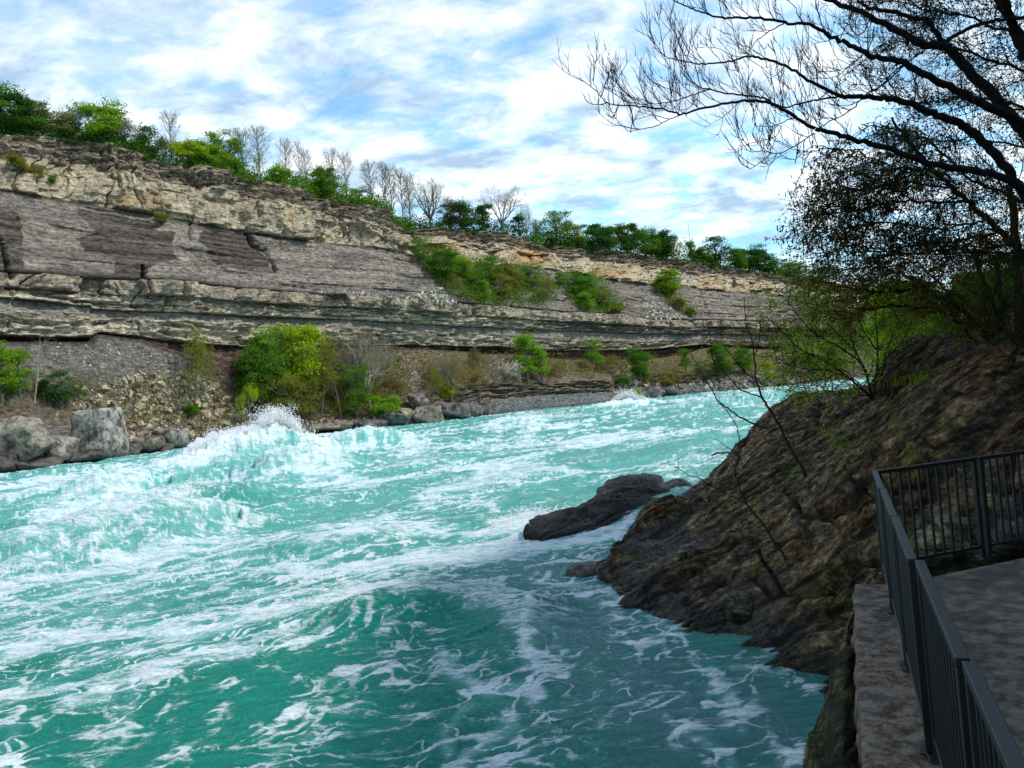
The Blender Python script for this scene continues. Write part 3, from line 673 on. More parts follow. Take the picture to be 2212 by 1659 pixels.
def rock_surface(name, ctrl, nr, nc, scale=1.0, seed=0, wetz=.7, parent=None, flip=False, ext=None, crackiness=1.0, greyer=0.0, disp=1.0, algae=0.0, tone=1.0, cracks=()):
    """ctrl: (rows, cols, 3) world control net -> bedded, cracked, displaced surface"""
    ctrl = np.array(ctrl, float); ctrl[0, :, 2] -= 1.3 * min(1, scale + .2)
    Pg = catmull(catmull(ctrl, nr, 0, True), nc, 1, True)
    N = grid_normals(Pg)
    if flip: N = -N
    q = Pg.reshape(-1, 3); g_, h_, b_ = q @ gd, q @ hz_, q @ bn
    sh_ = Pg.shape[:2]; g_, h_, b_ = (a.reshape(sh_) for a in (g_, h_, b_))
    bw = b_ + .20 * scale * pn(g_ / 5 / scale, h_ / 4 / scale, b_ / 2, seed=seed + 1) + .02 * scale * fbm(g_ / .8, h_ / .8, b_ / .8, o=2, seed=seed + 41)
    d = np.zeros(sh_)
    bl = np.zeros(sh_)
    for T, A, sd_ in ((1.9, .55, 2), (.75, .30, 3), (.30, .14, 4)):
        T *= scale; A *= scale
        k = bw / T + .25 * pn(g_ / 5 / scale, h_ / 4 / scale, b_ / T * .2, seed=seed + sd_)
        i = np.floor(k); f = k - i
        # lens shaped beds that pinch out along the groove
        a = pn(i * 7.7, g_ / (4.5 * T + 1.6), h_ / (3 * T + 1.5), seed=seed + 10 + sd_)
        d += A * (.9 * a + (f ** 1.3 - .5) * 1.5 * (.5 + np.clip(a * 2, -.5, .6)))
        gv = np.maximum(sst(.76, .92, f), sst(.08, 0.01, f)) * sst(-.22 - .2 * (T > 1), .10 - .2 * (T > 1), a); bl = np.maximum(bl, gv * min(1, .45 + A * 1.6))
        d -= A * .75 * gv * crackiness
    d += scale * (.34 * fbm(g_ / 6, h_ / 4, b_ / 3, o=3, seed=seed + 20) + .15 * fbm(g_ / .9, h_ / .7, b_ / .5, o=5, seed=seed + 21, gain=.6) + .05 * ridg(g_ / .33, h_ / .3, b_ / .22, o=3, seed=seed + 42) + 0.05 * ridg(g_ / .7, h_ / .5, b_ / .13, o=4, seed=seed + 22, gain=.65))
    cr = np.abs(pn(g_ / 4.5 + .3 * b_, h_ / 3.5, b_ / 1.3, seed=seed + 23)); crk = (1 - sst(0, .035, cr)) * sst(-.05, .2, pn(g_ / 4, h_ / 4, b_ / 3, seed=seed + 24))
    d -= scale * .30 * crk * crackiness
    if len(cracks):                                            # long open joints, traced
        qx, qy, _q = proj(Pg.reshape(-1, 3)); qx = qx.reshape(sh_) + 6 * fbm(g_ / 1.2, b_ / 1.2, o=3, seed=71); qy = qy.reshape(sh_) + 9 * fbm(g_ / 1.0, b_ / .8, o=3, seed=72)
        for pl, w_c, dp in cracks:
            best = np.full(sh_, 1e9)
            for p1_, p2_ in zip(pl[:-1], pl[1:]):
                ax, ay = p2_[0] - p1_[0], p2_[1] - p1_[1]; t = np.clip(((qx - p1_[0]) * ax + (qy - p1_[1]) * ay) / (ax * ax + ay * ay), 0, 1)
                best = np.minimum(best, np.hypot(qx - p1_[0] - t * ax, qy - p1_[1] - t * ay))
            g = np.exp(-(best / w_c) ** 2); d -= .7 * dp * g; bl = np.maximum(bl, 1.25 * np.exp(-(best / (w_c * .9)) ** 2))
            lip = (qy < p1_[1] + 999); d += .06 * np.exp(-((best - 2.2 * w_c) / (1.4 * w_c)) ** 2)
    V_ = Pg + N * (d * disp)[..., None]
    v_ = V_.reshape(-1, 3)
    z = V_[..., 2]
    n1 = fbm(g_ / 2.5, h_ / 2, b_ / .8, o=4, seed=seed + 30); n2 = fbm(g_ / 1.0, h_ / .8, b_ / .22, o=4, seed=seed + 31)
    up = grid_normals(V_)[..., 2] * (-1 if flip else 1)
    c = lerp(np.broadcast_to(BR, V_.shape), BK * 1.6, sst(-.1, .45, n2 + .4 * n1))
    c = lerp(c, OL, .7 * sst(.0, .4, fbm(g_ / 1.8, h_ / 1.8, b_ / 1.5, o=3, seed=seed + 32)))
    c = lerp(c, RU, .55 * sst(.15, .45, fbm(g_ / 1.6, h_ / 1.4, b_ / 1.0, o=3, seed=seed + 33)) * sst(1.5, 3, z))
    c = lerp(c, GY, (.45 + greyer) * sst(.02, .4, fbm(g_ / 2.6, h_ / 2.2, b_ / .5, o=4, seed=seed + 34) + .25 * up - .1))
    wet = np.clip(1 - (z - wetz * .4 - .5 * fbm(g_ / 1.5, h_ / 1.5, o=2, seed=seed + 35)) / (wetz * .9), 0, 1)
    c = lerp(c, BK, .8 * wet * (1 - algae))
    if algae: c = lerp(c, np.array([.035, .055, .022]), algae * sst(-.3, .2, n1)); c = lerp(c, np.array([.15, .12, .03]), algae * sst(.15, .4, n2))
    moss = sst(.12, .35, fbm(g_ / 1.2, h_ / 1.2, b_ / 1.2, o=3, seed=seed + 36) - .1 * np.abs(z - 2.3)) * sst(.35, .8, up)
    c = lerp(c, GN, .8 * moss)
    c = lerp(c, BK * .5, .85 * np.clip(np.maximum(crk, .8 * bl), 0, 1))  # crevice shade painted into the colour along cracks and bed lines
    c = c * tone * np.array([1.42, 1.27, 1.08])
    vq = V_.reshape(-1, 3); bedv = np.stack([vq @ gd, vq @ hz_, vq @ bn + (bw - b_).ravel()], -1)
    o = mesh_np(name, v_, grid_faces(nr, nc, flip), m_rock, parent, True,
                {'col': np.concatenate([np.clip(c, .004, .8), np.ones(sh_ + (1,))], -1).reshape(-1, 4), 'wet': wet.ravel(), 'bedv': bedv})
    return o
def net(rows): return np.array([[P(*q) for q in r_] for r_ in rows])
cols = [
 [(1304,1262,22.2),(1302,1243,22.6),(1306,1215,23.3),(1312,1192,24),(1322,1172,24.6),(1340,1150,25.6),(1352,1148,28),(1370,1170,30)],
 [(1342,1330,18.8),(1345,1295,19.6),(1352,1260,20.8),(1362,1215,22.2),(1385,1155,25),(1422,1092,29),(1432,1090,32),(1445,1110,34)],
 [(1420,1385,17),(1420,1352,17.8),(1425,1290,18.9),(1450,1210,21.2),(1500,1115,27),(1535,1036,35),(1545,1034,38),(1555,1050,40)],
 [(1552,1475,14.6),(1552,1440,15.1),(1560,1370,16),(1580,1270,18),(1612,1100,24),(1648,927,35),(1656,925,38),(1662,940,41)],
 [(1690,1480,13.8),(1690,1444,14.2),(1690,1370,15.0),(1700,1240,16.8),(1735,1060,22),(1728,882,35),(1740,880,38),(1750,895,41)],
 [(1790,1460,13.0),(1795,1420,13.2),(1795,1330,13.8),(1808,1200,15.2),(1838,1010,19.5),(1852,862,32),(1866,862,35),(1870,880,38)],
 [(1900,1400,11.4),(1905,1330,11.4),(1912,1250,11.5),(1925,1130,12.6),(1945,965,16),(1905,862,27),(1915,860,31),(1920,870,34)],
 [(2030,1380,10.0),(2030,1290,10.2),(2030,1200,10.5),(2032,1090,11.3),(2038,930,14),(2000,812,22.5),(2005,806,26),(2010,820,29)],
 [(2150,1370,9.6),(2150,1270,9.7),(2150,1180,9.9),(2152,1070,10.7),(2160,890,13),(2118,755,19.5),(2122,750,23),(2130,765,26)],
 [(2300,1350,9.3),(2300,1240,9.4),(2300,1150,9.5),(2295,1040,10.1),(2290,880,12.3),(2250,744,18),(2255,740,21),(2260,755,24)],
 [(2560,1330,8.9),(2560,1210,9.0),(2560,1110,9.2),(2560,1000,9.8),(2560,840,12),(2560,700,17),(2560,690,20),(2560,700,23)],
]
ctrl = np.array([[P(*q) for q in c] for c in cols]).transpose(1, 0, 2)
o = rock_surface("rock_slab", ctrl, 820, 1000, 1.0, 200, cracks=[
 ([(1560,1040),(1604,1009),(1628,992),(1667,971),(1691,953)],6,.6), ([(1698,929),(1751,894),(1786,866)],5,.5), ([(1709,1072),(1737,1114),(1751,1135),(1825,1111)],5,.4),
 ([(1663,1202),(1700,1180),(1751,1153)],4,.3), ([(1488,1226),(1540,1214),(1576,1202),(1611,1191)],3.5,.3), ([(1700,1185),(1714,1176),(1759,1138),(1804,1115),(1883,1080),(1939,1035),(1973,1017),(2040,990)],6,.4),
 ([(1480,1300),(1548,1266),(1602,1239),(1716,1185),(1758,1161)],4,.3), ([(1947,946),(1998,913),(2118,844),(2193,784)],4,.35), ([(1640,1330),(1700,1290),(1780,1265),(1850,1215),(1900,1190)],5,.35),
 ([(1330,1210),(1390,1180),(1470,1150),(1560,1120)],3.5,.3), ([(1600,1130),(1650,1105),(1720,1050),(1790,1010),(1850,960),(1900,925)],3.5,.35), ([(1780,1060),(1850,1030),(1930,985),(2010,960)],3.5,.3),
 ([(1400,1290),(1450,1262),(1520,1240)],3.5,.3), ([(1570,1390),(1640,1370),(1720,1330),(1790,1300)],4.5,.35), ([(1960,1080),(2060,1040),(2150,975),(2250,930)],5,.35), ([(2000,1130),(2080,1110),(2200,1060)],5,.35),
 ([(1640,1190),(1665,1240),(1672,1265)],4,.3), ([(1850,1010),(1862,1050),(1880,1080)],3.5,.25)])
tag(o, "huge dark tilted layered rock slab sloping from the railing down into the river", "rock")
# the crag line behind the slab's upper left edge
cols = [
 [(1600,1000,38),(1615,960,38.5),(1640,925,39),(1650,918,40),(1660,935,43)],
 [(1660,960,37),(1672,915,37.5),(1690,888,38),(1702,880,39.5),(1712,900,42)],
 [(1725,935,36),(1735,895,36.5),(1745,874,37),(1758,866,38.5),(1768,885,41)],
 [(1778,925,35),(1782,880,35.3),(1788,862,35.8),(1800,853,37.5),(1808,870,40)],
 [(1830,915,34),(1835,875,34.3),(1838,858,34.8),(1848,848,36.5),(1852,862,39)],
 [(1862,900,33),(1862,880,33.3),(1862,866,33.8),(1866,858,35.5),(1870,870,38)]]
ctrl = np.array([[P(*q) for q in c] for c in cols]).transpose(1, 0, 2)
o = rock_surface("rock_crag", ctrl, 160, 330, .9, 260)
tag(o, "jagged overhanging rock crag along the crest of the big slab, above the water", "rock")
# black wet rock in the water
cols = [
 [(1141,1172,29.2),(1142,1166,29.4),(1146,1160,29.8),(1152,1152,30.4),(1160,1158,31.5)],
 [(1180,1190,28.2),(1182,1172,28.8),(1190,1150,29.8),(1208,1128,31.5),(1225,1140,33)],
 [(1240,1190,28.2),(1245,1165,29.2),(1255,1128,31),(1268,1098,33.5),(1285,1112,36)],
 [(1300,1178,29),(1308,1150,30),(1308,1100,32.2),(1300,1052,35.5),(1318,1062,38.5)],
 [(1345,1150,31),(1350,1135,31.6),(1352,1090,34),(1345,1033,37),(1360,1045,41)],
 [(1390,1135,32),(1390,1120,33),(1392,1085,35),(1398,1036,38),(1410,1048,42)],
 [(1430,1130,33),(1432,1110,34),(1430,1085,36),(1432,1052,39),(1440,1060,43)],
 [(1475,1120,34),(1475,1100,35),(1478,1075,38),(1482,1048,41),(1488,1058,44)],
 [(1560,1130,34),(1560,1100,35),(1560,1075,38),(1560,1058,41),(1560,1070,44)]]
ctrl = np.array([[P(*q) for q in c] for c in cols]).transpose(1, 0, 2); ctrl[1:, :, 2] += .12
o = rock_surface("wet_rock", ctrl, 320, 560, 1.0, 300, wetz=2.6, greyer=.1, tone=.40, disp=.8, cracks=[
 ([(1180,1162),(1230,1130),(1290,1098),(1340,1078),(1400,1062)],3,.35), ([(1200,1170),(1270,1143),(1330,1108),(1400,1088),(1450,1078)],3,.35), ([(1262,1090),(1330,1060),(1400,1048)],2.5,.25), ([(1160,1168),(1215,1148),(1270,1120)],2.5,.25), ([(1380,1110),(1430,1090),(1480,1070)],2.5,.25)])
tag(o, "glistening black wet rock reaching into the river beyond the slab's left tip", "rock")
# big dark block standing on the slab
cols = [
 [(1884,872,26),(1886,850,26),(1890,820,26.3),(1900,800,27),(1910,810,29),(1915,840,31)],
 [(1912,862,24.5),(1915,820,24.6),(1925,780,25),(1938,748,26),(1950,752,29),(1955,790,31)],
 [(1950,850,23.5),(1955,800,23.7),(1962,760,24.2),(1975,732,25.5),(1985,732,29),(1990,770,31)],
 [(2010,830,22.5),(2015,790,22.7),(2022,755,23.2),(2035,728,25),(2045,728,28),(2050,760,30)],
 [(2075,800,21.5),(2080,775,21.8),(2085,750,22.3),(2090,734,24),(2098,738,27),(2100,760,29)],
 [(2112,790,21.0),(2115,775,21.3),(2118,760,21.8),(2120,752,23),(2124,756,25),(2126,770,27)]]
ctrl = np.array([[P(*q) for q in c] for c in cols]).transpose(1, 0, 2)
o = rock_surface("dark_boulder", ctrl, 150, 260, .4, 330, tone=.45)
tag(o, "big square-shouldered dark boulder perched on top of the slab behind the shrub", "rock")

def boulder(name, px, py, d, w, h, dep, seed, label, rot=0.0, mat=None, group=None, sub=4, sharp=9, wet=0.0, parent=None, colr=None, loc=None):
    """faceted stone; (px,py,d) is the middle of its foot"""
    me = bpy.data.meshes.new(name)
    import bmesh
    bm = bmesh.new(); bmesh.ops.create_icosphere(bm, subdivisions=sub, radius=1); bm.to_mesh(me); bm.free()
    r_ = np.random.default_rng(seed); k = np.empty(len(me.vertices) * 3, np.float32); me.vertices.foreach_get('co', k); v = k.reshape(-1, 3).astype(float)
    nrm = r_.normal(size=(sharp, 3)); nrm /= np.linalg.norm(nrm, axis=1)[:, None]
    nrm = np.concatenate([nrm, [(0, 0, 1), (.1, -1, .15), (.97, .1, .1), (-.97, .2, .05)] if sharp <= 3 else [(.1, .1, 1)]]); nrm /= np.linalg.norm(nrm, axis=1)[:, None]
    di = np.concatenate([.50 + .40 * r_.random(sharp), .62 + .10 * r_.random(len(nrm) - sharp)])
    dt = v @ nrm.T; rr = np.where(dt > .05, di[None] / np.maximum(dt, .05), 9).min(1)
    v = v * np.minimum(rr, 1.12)[:, None]
    v *= np.array([w / 2, dep / 2, h / 2]) / np.array([.8, .8, .8])
    d_ = .09 * h * fbm(v[:, 0] / h * 3, v[:, 1] / h * 3, v[:, 2] / h * 5, o=4, seed=seed) + .018 * h * ridg(v[:, 0] / h * 7, v[:, 1] / h * 7, v[:, 2] / h * 12, o=3, seed=seed + 1)
    nn_ = v / (np.linalg.norm(v, axis=1)[:, None] + 1e-9); v = v + nn_ * d_[:, None]
    v[:, 2] += h * .5
    p = P(px, py, d) if loc is None else np.array(loc, float)
    me.vertices.foreach_set('co', v.astype(np.float32).ravel())
    bsh = 1 + .35 * fbm(v[:, 0] / h * 2, v[:, 1] / h * 2, v[:, 2] / h * 4, o=4, seed=seed + 2)
    cc = np.array(colr if colr is not None else (.24, .215, .18))[None] * bsh[:, None]
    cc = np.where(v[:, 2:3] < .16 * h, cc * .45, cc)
    at = me.attributes.new('col', 'FLOAT_COLOR', 'POINT'); at.data.foreach_set('color', np.concatenate([cc, np.ones((len(cc), 1))], 1).astype(np.float32).ravel())
    at = me.attributes.new('wet', 'FLOAT', 'POINT'); at.data.foreach_set('value', np.full(len(v), wet, np.float32))
    at = me.attributes.new('bedv', 'FLOAT_VECTOR', 'POINT'); at.data.foreach_set('vector', (v * 1.0).astype(np.float32).ravel())
    me.polygons.foreach_set('use_smooth', np.ones(len(me.polygons), bool))
    me.materials.append(mat or m_rock)
    o = bpy.data.objects.new(name, me); COL.objects.link(o); o.location = tuple(p); o.rotation_euler = (0, 0, math.radians(rot))
    if parent: o.parent = parent
    elif label: tag(o, label, 'rock', group)
    return o
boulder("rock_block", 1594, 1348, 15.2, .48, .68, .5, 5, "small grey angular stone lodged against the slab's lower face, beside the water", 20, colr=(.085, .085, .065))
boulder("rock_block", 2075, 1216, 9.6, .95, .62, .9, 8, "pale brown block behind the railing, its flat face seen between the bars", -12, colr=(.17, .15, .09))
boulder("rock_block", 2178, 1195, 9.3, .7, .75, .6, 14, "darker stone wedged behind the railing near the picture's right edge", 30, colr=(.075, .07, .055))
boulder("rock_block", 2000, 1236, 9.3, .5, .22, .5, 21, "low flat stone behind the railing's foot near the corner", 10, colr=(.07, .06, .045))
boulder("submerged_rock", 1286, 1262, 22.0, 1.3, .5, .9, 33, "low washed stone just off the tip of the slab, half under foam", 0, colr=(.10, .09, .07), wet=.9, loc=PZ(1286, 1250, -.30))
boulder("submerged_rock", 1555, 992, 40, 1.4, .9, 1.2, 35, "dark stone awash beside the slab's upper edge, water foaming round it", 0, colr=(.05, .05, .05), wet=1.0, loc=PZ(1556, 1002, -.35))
if 0: boulder("submerged_rock", 1110, 1168, 30, 2.6, .55, 1.0, 37, "flat dark stone barely awash left of the black wet rock", 8, colr=(.05, .055, .05), wet=1.0, loc=PZ(1100, 1172, -.42))

# ================================================================== walkway, wall and railing
RD = np.array([math.sin(math.radians(22.7)), math.cos(math.radians(22.7)), 0]); RN = np.array([RD[1], -RD[0], 0]); UZ = np.array([0, 0, 1.0])
DZ = CAMH - 2.19
a_ = PZ(1845, 1259, DZ); b_ = PZ(1863, 1659, DZ)
ed = (a_ - b_); ed[2] = 0; ed /= np.linalg.norm(ed); en = np.array([ed[1], -ed[0], 0])        # ledge edge direction, and to its right
c1, c2 = PZ(1905, 1249, DZ), PZ(2212, 1192, DZ); bd_ = (c2 - c1); bd_[2] = 0; bd_ /= np.linalg.norm(bd_)
far_l = a_; far_r = c1 + bd_ * 6
m_con, n = mat_new("worn_concrete")
ob = n.n('ShaderNodeTexCoord').outputs['Object']
wide = n.n('ShaderNodeMapping', {'Vector': ob, 'Scale': (1.0, 1.0, 1)}).outputs[0]
k1 = n.noise(wide, 1.6, 5, .6, .3); k2 = n.noise(wide, 6.0, 8, .72); k3 = n.noise(ob, 55, 3, .6)
c = n.ramp(k2, [(.38, (.036, .030, .022)), (.5, (.095, .082, .064)), (.60, (.155, .137, .11))])
spk = n.ramp(n.noise(ob, 38, 5, .7), [(.60, 0.0), (.68, .7)]); c = n.mix(spk, c, (.22, .20, .17))
c = n.mix(n.ramp(k1, [(.56, 0.0), (.62, .62)]), c, (.042, .037, .033))
pale = n.ramp(n.noise(wide, 11, 5, .7, .5), [(.63, 0.0), (.70, .55)])
c = n.mix(pale, c, (.30, .28, .25))
out(n, pbsdf(n, c, .88, .25, bump(n, n.math('ADD', k2, n.math('MULTIPLY', k3, .4)), .55, .02)))
m_con2, n = mat_new("stained_wall_top")
ob = n.n('ShaderNodeTexCoord').outputs['Object']
k1 = n.noise(ob, 2.1, 5, .6, .5); k2 = n.noise(ob, 9, 8, .75); k3 = n.noise(ob, 42, 4, .6)
c = n.ramp(k2, [(.39, (.035, .026, .019)), (.49, (.11, .082, .060)), (.58, (.20, .16, .125))])
c = n.mix(n.ramp(k1, [(.52, 0.0), (.60, .7)]), c, (.045, .045, .045))
c = n.mix(n.ramp(k3, [(.62, 0.0), (.70, .7)]), c, (.36, .33, .30))
out(n, pbsdf(n, c, .9, .25, bump(n, n.math('ADD', k2, n.math('MULTIPLY', k3, .6)), .8, .02)))
SW = .40
def slab(name, pts, z0, z1, mat, nx=2):
    m = len(pts); V_ = [(*p[:2], z1) for p in pts] + [(*p[:2], z0) for p in pts]
    me = bpy.data.meshes.new(name)
    f = [tuple(range(m))[::-1], tuple(range(m, 2 * m))] + [(i, (i + 1) % m, m + (i + 1) % m, m + i) for i in range(m)]
    me.from_pydata([tuple(float(q) for q in v) for v in V_], [], f); me.materials.append(mat)
    o = bpy.data.objects.new(name, me); COL.objects.link(o)
    import bmesh
    bm = bmesh.new(); bm.from_mesh(me); bmesh.ops.recalc_face_normals(bm, faces=bm.faces); bm.to_mesh(me); bm.free()
    bv = o.modifiers.new('bevel', 'BEVEL'); bv.width = .015; bv.segments = 2; return o
near_l = a_ - ed * 11
wk = slab("walkway", [far_l + en * (SW + .004), far_r, far_r - ed * 14, near_l + en * (SW + .004)], DZ - .5, DZ, m_con); tag(wk, kind='structure')
# retaining wall: rough-faced, its top a broad stained coping
rows = []
zz_ = np.concatenate([[DZ - .012] * 12, np.linspace(DZ - .03, -1.6, 160)]); off = np.concatenate([np.linspace(SW, .012, 12), np.zeros(160)])
ll = np.linspace(0, 11, 420)
Lg, Zi = np.meshgrid(ll, np.arange(172))
base_ = far_l[None, None] * np.array([1, 1, 0]) - ed[None, None] * Lg[..., None] + en[None, None] * off[Zi][..., None] + UZ * zz_[Zi][..., None]
dn = (.10 * fbm(Lg / 1.1, zz_[Zi] / .7, o=5, seed=400) + .05 * ridg(Lg / .5, zz_[Zi] / .3, o=3, seed=401)) * sst(11, 16, Zi) - .18 * sst(12, 60, Zi)
base_ -= en[None, None] * dn[..., None]
base_ += en[None, None] * (.02 * fbm(Lg / .35, off[Zi] / .35, o=3, seed=402) * sst(8, 11, Zi))[..., None]
wall = mesh_np("retaining_wall", base_.reshape(-1, 3), grid_faces(172, 420), m_con2, None, True)
tag(wall, "stained concrete retaining wall whose flat top runs along the railing above the water", "wall")
far_w = slab("far_wall", [far_l + en * .03 - ed * .02, far_r - ed * .02, far_r - ed * .30, far_l + en * .03 - ed * .30], -1.5, DZ - .52, m_con)
far_w.name = "footing"; far_w.parent = wall
# green slimy rock against the wall
cr = []
for l, s_x, top in ((-.5, .10, .35), (.15, .30, .20), (1.0, .55, .10), (2.0, .62, .06), (3.2, .66, .05), (4.6, .60, .05), (6.2, .62, .05), (8, .7, .05)):
    p0 = far_l * np.array([1, 1, 0]) - ed * l
    cr.append([p0 + en * .12 + UZ * (DZ - top - .03), p0 - en * .16 * s_x + UZ * (DZ - top - .10), p0 - en * .5 * s_x + UZ * (DZ - top - .5), p0 - en * .85 * s_x + UZ * (DZ - 1.25), p0 - en * 1.05 * s_x + UZ * (DZ - 2.2), p0 - en * 1.15 * s_x + UZ * (-.2), p0 - en * 1.2 * s_x - UZ * 1.2])
ctrl = np.array(cr).transpose(1, 0, 2)
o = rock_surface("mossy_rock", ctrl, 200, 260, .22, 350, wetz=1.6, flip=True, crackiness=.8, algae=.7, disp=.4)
tag(o, "smooth green stained rock pressed against the retaining wall at the bottom of the view", "rock")

m_rail, n = mat_new("black_powder_coat")
ob = n.n('ShaderNodeTexCoord').outputs['Object']; k = n.noise(ob, 180, 3, .6); k2 = n.noise(ob, 7, 5, .6)
out(n, pbsdf(n, n.ramp(k2, [(.3, (.004, .0045, .0055)), (.7, (.008, .009, .011))]), .42, .38, bump(n, k, .25, .003)))
RH = 1.09
def panel(A, B, n_bars, label, posts=(True, True), feet=False, rail_w=.025):
    """railing panel between foot points A and B (on the deck)"""
    A = np.array(A, float); B = np.array(B, float); d = B - A; Lp = np.linalg.norm(d); d /= Lp; s = np.array([d[1], -d[0], 0])
    r_ = empty("railing", A)
    def bx(name, c, hx, hy, hz):
        G = Geo(); G.box(c - A, d * hx, s * hy, UZ * hz); o = G.build(name, m_rail, r_)
        b = o.modifiers.new('bevel', 'BEVEL'); b.width = .004; b.segments = 2; return o
    bx("top_rail", (A + B) / 2 + UZ * (RH - .02), Lp / 2, rail_w, .02)
    bx("bottom_rail", (A + B) / 2 + UZ * .115, Lp / 2 - .045, .018, .015)
    for e_, ps in ((A + d * .028, posts[0]), (B - d * .028, posts[1])):
        if ps:
            bx("post", e_ + UZ * ((RH - .044) / 2), .024, .022, (RH - .044) / 2)
            o = bx("base_plate", e_ + UZ * .006 + d * 0, .055, .055, .006)
    for i in range(n_bars):
        t = (i + 1) / (n_bars + 1)
        bx("baluster", A + d * (.05 + (Lp - .10) * t) + UZ * (.13 + (RH - .17) / 2 - .001), .0115, .0115, (RH - .172) / 2)
    tag(r_, label, "railing", "black railing panels round the platform"); return r_
def deckpt(px, py):                      # foot point under a point of the handrail's top left edge
    q = PZ(px, py, DZ + RH); q[2] = DZ; return q
pts = [(1876, 1015), (1890, 1051), (1914, 1110), (1946, 1203), (2033, 1393)]
e0 = deckpt(1878, 1016) + RN * .027
br = [8.95, 7.60, 6.20, 4.82, 3.22, 1.75, .35]
Xs = [.262, .272, .278, .312, .330, .345]
lab = ["short far panel of the black railing beside the corner, over the water", "second railing panel from the corner along the water", "third railing panel from the corner along the water", "long railing panel along the water, below the first step in the handrail", "nearest big railing panel crossing the bottom right of the view", "railing panel beside the viewer just below the view"]
hx = np.array([0, 0, DZ])
for i in range(6):
    x = Xs[i] + .025
    A = RD * (br[i + 1] + .022) + RN * x + hx; B = RD * (br[i] - .008) + RN * x + hx
    if i < 5: panel(A, B, 12, lab[i])
cA = deckpt(1888, 1017); cB = deckpt(2108, 987); dd_ = (cB - cA) / np.linalg.norm(cB - cA)
Lc = np.linalg.norm(cB - cA)
panel(cA + dd_ * .03, cB - dd_ * .01, 9, "black railing panel across the end of the platform, next to the corner", feet=True)
panel(cB + dd_ * .03, cB + dd_ * 1.15, 9, "black railing panel across the platform end, cut by the view's right edge")
panel(cB + dd_ * 1.19, cB + dd_ * 2.3, 9, "outermost railing panel across the platform end")
# ================================================================== near bank hillside and gorge wall behind the viewer
gx = np.concatenate([np.linspace(9, 60, 110), np.linspace(61, 420, 70)]); gy = np.concatenate([np.linspace(-140, 0, 50), np.linspace(1, 90, 120), np.linspace(92, 520, 70)])
GX, GY_ = np.meshgrid(gx, gy)
Xb = np.where(GY_ < 28, 13.2 + .10 * np.maximum(0, 20 - GY_) + .5 * np.maximum(0, 8 - GY_) * (GY_ > -60), .478 * GY_) + 2.0 * fbm(GY_ / 14, GY_ * 0, o=3, seed=500)
inn = GX - Xb
z1 = np.where(inn < 0, 4 + inn * 1.6, 4.0 + .62 * inn + 1.4 * fbm(GX / 7, GY_ / 7, o=4, seed=501) * sst(0, 6, inn)); z1 = np.minimum(z1, 52 + 3 * fbm(GX / 30, GY_ / 30, o=3, seed=502))
tall = 1 - sst(66, 105, GY_)
wl = np.clip((GX - (np.maximum(17.5, .72 * GY_ + 3) + 2.5 * fbm(GY_ / 12, GX * 0, o=3, seed=503))) * 4.2, 0, 36 + 3 * fbm(GX / 20, GY_ / 20, o=3, seed=504))
Zh = np.maximum(z1, np.where(wl > 0, wl * tall, -9))
lowc = (GX < 13.4) & (GY_ < 14); Zh = np.where(lowc, -3, Zh)
m_hill, n = mat_new("forest_floor")
ob = n.n('ShaderNodeTexCoord').outputs['Object']; k = n.noise(ob, .5, 8, .7)
out(n, pbsdf(n, n.ramp(k, [(.34, (.03, .035, .012)), (.5, (.075, .07, .03)), (.62, (.05, .10, .02)), (.72, (.12, .11, .08))]), .95, .1, bump(n, k, .8, .5)))
o = mesh_np("hillside", np.stack([GX, GY_, Zh], -1).reshape(-1, 3), grid_faces(len(gy), len(gx)), m_hill, None, True); tag(o, kind='structure')
def hill_z(x, y):
    i = np.argmin(np.abs(gy - y)); j = np.argmin(np.abs(gx - x)); return Zh[i, j]

# ================================================================== leaf and bark materials
def leaf_mat(name, c, tr=.5, var=.5):
    m, n = mat_new(name)
    ri = n.n('ShaderNodeNewGeometry').outputs['Random Per Island']; oi = n.n('ShaderNodeObjectInfo').outputs['Random']
    ob = n.n('ShaderNodeTexCoord').outputs['Object']
    k = n.math('ADD', n.math('MULTIPLY', ri, var), 1 - var * .5)
    k = n.math('MULTIPLY', k, n.math('MULTIPLY_ADD', oi, .3, .85))
    cc = n.mix(1.0, (*c,), n.n('ShaderNodeCombineXYZ', {0: k, 1: k, 2: k}).outputs[0], 'MULTIPLY')
    warm = n.mix(n.math('MULTIPLY', ri, .35), cc, (c[0] * 1.5, c[1] * .95, c[2] * .8))
    a = n.n('ShaderNodeBsdfDiffuse', {'Color': warm}).outputs[0]; b = n.n('ShaderNodeBsdfTranslucent', {'Color': n.mix(.5, warm, (c[0] * 1.3, c[1] * 1.15, c[2] * .5))}).outputs[0]
    out(n, n.n('ShaderNodeMixShader', {0: tr, 1: a, 2: b}).outputs[0]); return m
def bark_mat(name, c1, c2, s=3.0):
    m, n = mat_new(name); ob = n.n('ShaderNodeTexCoord').outputs['Object']; k = n.noise(ob, s, 6, .65)
    out(n, pbsdf(n, n.ramp(k, [(.35, c1), (.65, c2)]), .92, .15, bump(n, k, .6, .03))); return m
